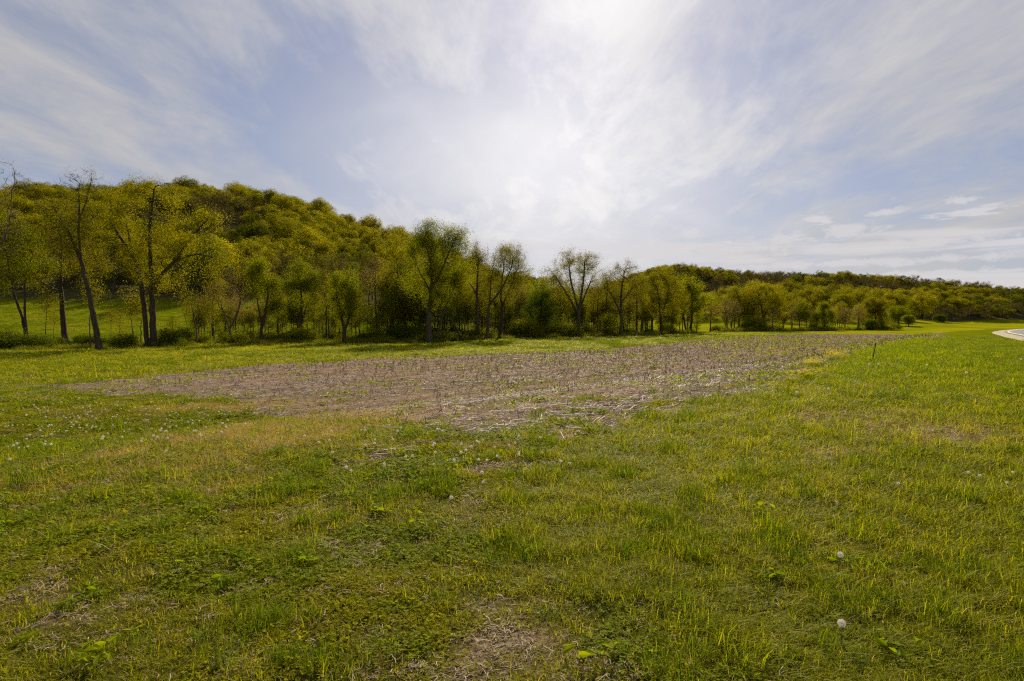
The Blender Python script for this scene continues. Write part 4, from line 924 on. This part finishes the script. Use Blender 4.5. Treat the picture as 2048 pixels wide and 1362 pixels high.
# ------------------------------------------------------------------ corn residue
def stalk_mesh(seed, L, r, mat, nodes_=3, flat=.85, husk=True):
    rng = np.random.default_rng(seed); mb = MB(); k = 6; n = nodes_ * 2 + 2
    a = np.arange(k) * 2 * math.pi / k; V = []
    bend = rng.normal(size=2) * .03 * L
    for i in range(n):
        t = i / (n - 1); rr = r * (1 - .3 * t) * (1.22 if i % 2 == 1 else 1.0)
        c = np.array([(t - .5) * L, bend[0] * math.sin(t * 3.1), bend[1] * math.sin(t * 3.1) * .5])
        V.append(np.stack([np.full(k, c[0]) + (rng.normal(size=k) * .012 if i in (0, n - 1) else 0), c[1] + np.cos(a) * rr, c[2] + np.sin(a) * rr * flat], 1))
    F_ = [[i * k + j, i * k + (j + 1) % k, (i + 1) * k + (j + 1) % k, (i + 1) * k + j] for i in range(n - 1) for j in range(k)]
    mb.add(np.concatenate(V), F_); mb.f.setdefault((0, 6), []).append(np.array([list(range(k))[::-1], [(n - 1) * k + j for j in range(k)]]))
    if husk:
        for _ in range(2):
            x0 = rng.uniform(-.4, .2) * L; l2 = L * rng.uniform(.25, .5); s = rng.choice([-1, 1]); w = r * 1.3
            mb.add([[x0, s * r, 0], [x0, s * r, .012], [x0 + l2 * .5, s * (r + l2 * .25), r + w], [x0 + l2 * .5, s * (r + l2 * .25), r - w * .3], [x0 + l2, s * (r + l2 * .3), -r * .6]], [[0, 1, 2, 3]])
            mb.f.setdefault((0, 3), []).append(np.array([[3, 2, 4]]) + mb.n - 5)
    return mb.mesh('corn_stalk', [M[mat]])
def stub_mesh(seed, h, r):
    rng = np.random.default_rng(seed); mb = MB(); k = 5; a = np.arange(k) * 2 * math.pi / k; V = []
    for i, (t, q) in enumerate([(-.1, 1.5), (.1, 1.15), (.55, .95), (.62, 1.15), (1, .9)]):
        V.append(np.stack([np.cos(a) * r * q + t * h * .1, np.sin(a) * r * q, np.full(k, t * h) + (rng.normal(size=k) * .1 * h if i == 4 else 0)], 1))
    F_ = [[i * k + j, i * k + (j + 1) % k, (i + 1) * k + (j + 1) % k, (i + 1) * k + j] for i in range(4) for j in range(k)]
    mb.add(np.concatenate(V), F_)
    mb.add([[0, r, h * .4], [0, r * 1.2, h * .5], [.03, r + .06, h * .35], [.05, r + .1, .0]], [[0, 1, 2, 3]])
    return mb.mesh('corn_stub', [M['stub']])
def build_residue():
    ST = [stalk_mesh(500 + i, L, .0072, 'stalk') for i, L in enumerate([.55, .38, .28, .20, .44])]
    HU = [litter_mesh('husk', 520 + i, 10, .22, .06, .22, .0042, 'straw') for i in range(3)]
    SB = [stub_mesh(530 + i, h, .0085) for i, h in enumerate([.16, .22, .13])]
    x, y = sample(lambda d: min(56, 56 * (13 / d) ** 1.15), 6, 125, 0); f = field_mask(x, y) | (field_fringe(x, y) & (rng.random(len(x)) < .4)); x, y = x[f], y[f]
    d = np.hypot(x, y); n = len(x)
    swath = vn(-x * ROW_D[1] + y * ROW_D[0], x * ROW_D[0] + y * ROW_D[1], 1.6, 71, 2) + .0
    swath = vn((-x * ROW_D[1] + y * ROW_D[0]) / 1.0, (x * ROW_D[0] + y * ROW_D[1]) / 6.0, 1.1, 71, 2)
    rowv = .15 + .85 * (.5 + .5 * np.cos((-x * ROW_D[1] + y * ROW_D[0]) * 2 * math.pi / 1.52)) ** 1.5
    k = rng.random(n) < np.clip((swath - .36) * 3.2, .05, 1) * rowv; x, y, d = x[k], y[k], d[k]; n = len(x)
    ang = ROW_A - .40 + rng.normal(0, .5, n); s = np.clip((d / 14) ** .2, 1, 1.3) * rng.uniform(.6, 1.2, n)
    P = np.stack([x, y, hgt(x, y) + .022 + rng.random(n) * .02], 1); R = np.stack([rng.uniform(0, 6.28, n), rng.normal(0, .07, n), ang], 1)
    vi = rng.integers(0, 5, n)
    first = np.argsort(d)[:260]; rest = np.setdiff1d(np.arange(n), first); src = {}
    for i in first:
        m = ST[vi[i]]
        o = obj('corn_stalk', m) if vi[i] not in src else src[vi[i]].copy()
        if vi[i] in src: col.objects.link(o)
        else: src[vi[i]] = o
        o.location = P[i]; o.rotation_euler = R[i]; o.scale = (s[i],) * 3
        tag(o, 'bleached corn stalk lying at the near edge of the stubble field', 'corn stalk', 'corn stalks lying at the near field edge')
    scatter('corn_residue', 'bleached corn stalks strewn over the rest of the stubble field', 'corn stalks', P[rest], R[rest], np.stack([s[rest]] * 3, 1), vi[rest], ST)
    x, y = sample(lambda d: min(9, 9 * (12 / d) ** 1.25), 6, 100, 0); f = field_mask(x, y); x, y = x[f], y[f]; n = len(x)
    P, R, S = put(x, y, np.clip((np.hypot(x, y) / 13) ** .4, 1, 2.2) * rng.uniform(.7, 1.3, n), .05)
    scatter('corn_husks', 'shredded pale husks and leaves littering the stubble field', 'husks', P, R, S, rng.integers(0, 3, n), HU)
    # standing stubs in rows
    v = np.arange(-60, 90, .76); X = []; Y = []
    for vv in v:
        t = np.arange(-40, 140, .24) + rng.uniform(0, .2); t = t + rng.normal(0, .05, len(t)); w = vv + rng.normal(0, .03, len(t))
        X.append(t * ROW_D[0] - w * ROW_D[1]); Y.append(t * ROW_D[1] + w * ROW_D[0])
    x = np.concatenate(X); y = np.concatenate(Y); k = (y > 5) & (y < 118) & (np.abs(x / np.maximum(y, 1)) < 1.05); x, y = x[k], y[k]
    k = field_mask(x, y) & (rng.random(len(x)) < .42 * np.clip(60 / y, .25, 1)); x, y = x[k], y[k]; n = len(x)
    P, R, S = put(x, y, rng.uniform(.5, 1.35, n) * np.clip(y / 30, .65, 1.2), .25)
    scatter('corn_stubble', 'short standing corn stubs in long rows across the field', 'stubble', P, R, S, rng.integers(0, 3, n), SB)
    # thin seedling weeds over the stubble
    W_ = [blade_mesh('weed', 540 + i, 12, .03, .09, .006, .10, 1.0, 'grass_short') for i in range(2)] + [clover_mesh('weed', 545, 10, .10, .04, .03, 'clover', False)]
    x, y = sample(lambda d: min(11, 11 * (14 / d) ** 1.0), 6, 110, 0); k = field_mask(x, y) & (rng.random(len(x)) < np.clip((vn(x, y, 3.2, 81) - .42 + .10 * sst(x, 5, 30)) * 4, .04, 1)); x, y = x[k], y[k]; n = len(x)
    scatter('field_weeds', 'scattered low green weeds sprouting through the stubble', 'weeds', *put(x, y, np.clip((np.hypot(x, y) / 12) ** .5, 1, 2.6) * rng.uniform(.8, 1.6, n)), rng.integers(0, 3, n), W_)
build_residue()

# ------------------------------------------------------------------ single plants
def join(*ms):
    """several (mesh-buffer, material) pairs become one plant's parts"""
TUFT = [blade_mesh('blades', 600, 70, .08, .26, .006, .10, .6, 'grass_dark'), blade_mesh('blades', 601, 60, .06, .22, .0065, .12, .7, 'grass_dark')]
for px, py, s, lab in [(1485, 950, 1.25, 'dark green grass tuft in the middle of the right verge'), (1412, 893, 1.0, 'dark grass tuft near the edge of the stubble on the right'), (1808, 800, 1.5, 'dark tuft left of a pair below the road bank'),
                       (1920, 805, 1.6, 'dark tuft right of a pair below the road bank'), (1600, 975, 1.0, 'narrow dark tuft right of the verge middle'), (42, 972, 1.7, 'dark bushy tuft at the left edge of the meadow'),
                       (1250, 1110, 1.0, 'dark green tuft in the foreground right of centre'), (1310, 738, 2.6, 'lone dark tuft out on the stubble field'), (522, 856, 1.3, 'dark leafy tuft beside the tan dead grass'), (1075, 832, 1.5, 'green tuft at the near end of the stubble')]:
    x, y = ray(px, py); o = obj('grass_tuft', TUFT[len(lab) % 2], loc=(x, y, hgt(x, y))); o.scale = (s, s, s); o.rotation_euler = (0, 0, px); tag(o, lab, 'grass tuft')

def dandelion_parts():
    rng = np.random.default_rng(9); hb = MB(); sb = MB(); cb = MB()
    n = 110; i = np.arange(n) + .5; ph = np.arccos(1 - 2 * i / n * .93); th = math.pi * (1 + 5 ** .5) * i
    D = np.stack([np.cos(th) * np.sin(ph), np.sin(th) * np.sin(ph), np.cos(ph)], 1); r = .021
    for d in D:
        s1 = unit(np.cross(d, [.3, .5, .8])); s2 = np.cross(d, s1); w = .0004
        hb.add([d * .004 + s1 * w, d * .004 - s1 * w, d * r * .82 - s1 * w, d * r * .82 + s1 * w], [[0, 1, 2, 3]])
        for j in range(4):
            a = j * math.pi / 4 + rng.random(); t = s1 * math.cos(a) + s2 * math.sin(a); q = np.cross(d, t) * .00055; c = d * r * .82
            hb.add([c + t * .0058 + d * .0034, c + q, c - t * .0058 + d * .0034, c - q], [[0, 1, 2, 3]])
    k = 6; a = np.arange(k) * 2 * math.pi / k
    for rr, V in ((.0042, cb),):
        V.add(np.concatenate([np.stack([np.cos(a) * q * rr, np.sin(a) * q * rr, np.full(k, z)], 1) for z, q in ((-.006, .5), (-.002, 1), (.002, .9), (.0045, .3))]), [[i * k + j, i * k + (j + 1) % k, (i + 1) * k + (j + 1) % k, (i + 1) * k + j] for i in range(3) for j in range(k)])
    hgts = .15; V = []
    for t in (0, .3, .65, 1): V.append(np.stack([np.cos(a) * .0022 + .018 * math.sin(t * 2.2), np.sin(a) * .0022, np.full(k, t * hgts - .01)], 1))
    sb.add(np.concatenate(V), [[i * k + j, i * k + (j + 1) % k, (i + 1) * k + (j + 1) % k, (i + 1) * k + j] for i in range(3) for j in range(k)])
    return sb.mesh('stem', [M['stem']], True), hb.mesh('seed_head', [M['pappus']]), cb.mesh('seed_core', [M['seed']], True)
DM = dandelion_parts()
def dandelion(x, y, s, label, group=None, tall=1.0):
    r_ = obj('dandelion', None, loc=(x, y, hgt(x, y))); r_.empty_display_size = .1; r_.rotation_euler = (rng.normal() * .1, rng.normal() * .1, rng.uniform(0, 6.28)); r_.scale = (s, s, s)
    a = obj('stem', DM[0], r_); a.scale = (1, 1, tall); b = obj('seed_head', DM[1], r_, (.0145, 0, .142 * tall)); c = obj('seed_core', DM[2], b)
    tag(r_, label, 'dandelion', group)
def build_dandelions():
    for px, py, s, lab in [(1676, 1150, .98, 'white dandelion seed head, upper of the two alone in the right foreground'), (1684, 1300, .98, 'white dandelion seed head, lower of the two alone in the right foreground')]:
        x, y = ray(px, py); dandelion(x, y, s, lab)
    g1 = 'dandelion clocks along the weedy strip at the centre'; l1 = 'white dandelion seed head in the weedy strip before the stubble'
    for _ in range(70):
        px = random.gauss(905, 165); py = random.gauss(905, 34) - (px - 900) * .045
        if px > 1190 or px < 520: continue
        x, y = ray(px, py); dandelion(x, y, random.uniform(.7, .95), l1, g1, random.uniform(.8, 1.3))
    g2 = 'dandelion clocks in the left meadow'; l2 = 'white dandelion seed head among the crowd in the left meadow'
    for _ in range(190):
        px = random.uniform(-20, 520); py = random.gauss(845, 28) + (40 if px < 120 else 0) * random.random()
        if py < 792: continue
        x, y = ray(px, py); dandelion(x, y, random.uniform(.85, 1.2), l2, g2, random.uniform(.9, 1.5))
    l3 = 'tiny white dandelion seed head in the short grass of the right bank'
    for px, py in [(1852, 740), (1738, 738), (1757, 737), (1935, 757), (2042, 728), (1660, 793), (1590, 800), (1795, 985), (1935, 962), (1955, 967), (2010, 983), (2027, 962)]:
        x, y = ray(px, py); dandelion(x, y, 1.5 if py < 900 else .75, l3, 'dandelion clocks on the right bank', .8)
build_dandelions()

def flower_clump_parts(seed):
    rng = np.random.default_rng(seed); lf = blade_mesh('leaves', seed, 34, .10, .30, .010, .22, .5, 'yellow_leafy'); pb = MB()
    for _ in range(46):
        a = rng.random() * 6.28; r = .27 * math.sqrt(rng.random()); c = np.array([math.cos(a) * r, math.sin(a) * r, .34 * rng.uniform(.6, 1.05) * (1 - r)]); 
        for j in range(4):
            b = j * 1.57 + rng.random(); ax = np.array([math.cos(b), math.sin(b), .25]); sd = np.array([-ax[1], ax[0], 0]); s = .03
            pb.add([c, c + ax * s * .6 + sd * s * .4, c + ax * s, c + ax * s * .6 - sd * s * .4], [[0, 1, 2, 3]])
    return lf, pb.mesh('flowers', [M['petal']])
def build_flowers():
    PR = [flower_clump_parts(700 + i) for i in range(3)]
    def clump(px, py, s, lab, grp, k):
        x, y = ray(px, py); r_ = obj('flowering_weed', None, loc=(x, y, hgt(x, y))); s *= 1.1; r_.scale = (s, s, s * .7); r_.rotation_euler = (0, 0, random.uniform(0, 6.28))
        obj('leaves', PR[k][0], r_); obj('flowers', PR[k][1], r_)['kind'] = 'stuff'; tag(r_, lab, 'weed', grp)
    for px, py, s in [(1598, 762, 1.35), (1610, 757, 1.2), (1588, 768, 1.0), (1625, 752, 1.1), (1650, 748, .9), (1665, 742, .8), (1550, 778, .8)]:
        clump(px, py, s, 'bright yellow flowering weed clump where stubble meets the right bank', 'yellow weeds at the bank edge', random.randrange(3))
    for cx, cy, sx, sy, n in [(1545, 707, 45, 7, 16), (1640, 702, 35, 4, 12), (1660, 715, 30, 7, 12), (1480, 690, 60, 5, 14), (1420, 700, 40, 5, 8), (1560, 683, 60, 3, 10), (1620, 730, 25, 6, 8)]:
        for _ in range(n): clump(random.gauss(cx, sx * .7), random.gauss(cy, sy * .7), random.uniform(.8, 1.4), 'yellow flowering weed clump out on the right part of the stubble', 'yellow weeds on the stubble', random.randrange(3))
    GW = [blade_mesh('weed_clump', 720 + i, 40, .06, .18, .012, .22, .9, 'yellow_leafy') for i in range(2)] + [clover_mesh('weed_clump', 722, 40, .22, .12, .05, 'clover', False)]
    spots = [(640, 805, 60, 6, 12), (905, 792, 20, 3, 3), (840, 785, 20, 3, 3), (1180, 825, 40, 6, 7), (1090, 800, 60, 8, 7), (1000, 770, 120, 10, 10), (1330, 790, 60, 10, 8), (1130, 850, 50, 5, 5), (750, 850, 80, 6, 8), (1250, 750, 120, 12, 9)]
    for cx, cy, sx, sy, n in spots:
        for _ in range(n):
            x, y = ray(random.gauss(cx, sx * .6), random.gauss(cy, sy * .6)); o = obj('weed_clump', GW[random.randrange(3)], loc=(x, y, hgt(x, y))); s = random.uniform(.5, 1.15); o.scale = (s, s, s * .8); o.rotation_euler = (0, 0, random.uniform(0, 6.28))
            tag(o, 'green weed clump sprouting through the corn litter of the field', 'weed', 'green weed clumps on the stubble')
build_flowers()

# leaning steel marker post at the foot of the bank
def build_post():
    x, y = ray(1745, 722); mb = MB(); Hh = .78
    prof = np.array([[-.022, -.004], [.022, -.004], [.022, .004], [.005, .004], [.005, .03], [-.005, .03], [-.005, .004], [-.022, .004]])
    zs = [(-.2, 1), (0, 1), (Hh * .9, 1), (Hh, .8)]
    V = np.concatenate([np.column_stack([prof * q, np.full(8, z)]) for z, q in zs])
    mb.add(V, [[i * 8 + j, i * 8 + (j + 1) % 8, (i + 1) * 8 + (j + 1) % 8, (i + 1) * 8 + j] for i in range(3) for j in range(8)]); mb.f.setdefault((0, 8), []).append(np.array([[24 + j for j in range(8)]]))
    r_ = obj('marker_post', mb.mesh('marker_post', [M['steel']]), loc=(x, y, hgt(x, y))); r_.rotation_euler = (.05, .16, .3); r_.scale = (.75, .75, 1)
    tag(r_, 'thin dark steel marker post leaning right at the foot of the bank', 'post')
    pb = MB(); pb.add([[-.03, -.012, Hh * .82], [.03, -.012, Hh * .82], [.03, -.006, Hh * .82], [-.03, -.006, Hh * .82], [-.03, -.012, Hh * .98], [.03, -.012, Hh * .98], [.03, -.006, Hh * .98], [-.03, -.006, Hh * .98]],
                  [[0, 1, 5, 4], [1, 2, 6, 5], [2, 3, 7, 6], [3, 0, 4, 7], [4, 5, 6, 7], [3, 2, 1, 0]])
    obj('plate', pb.mesh('plate', [M['steel']]), r_)
build_post()
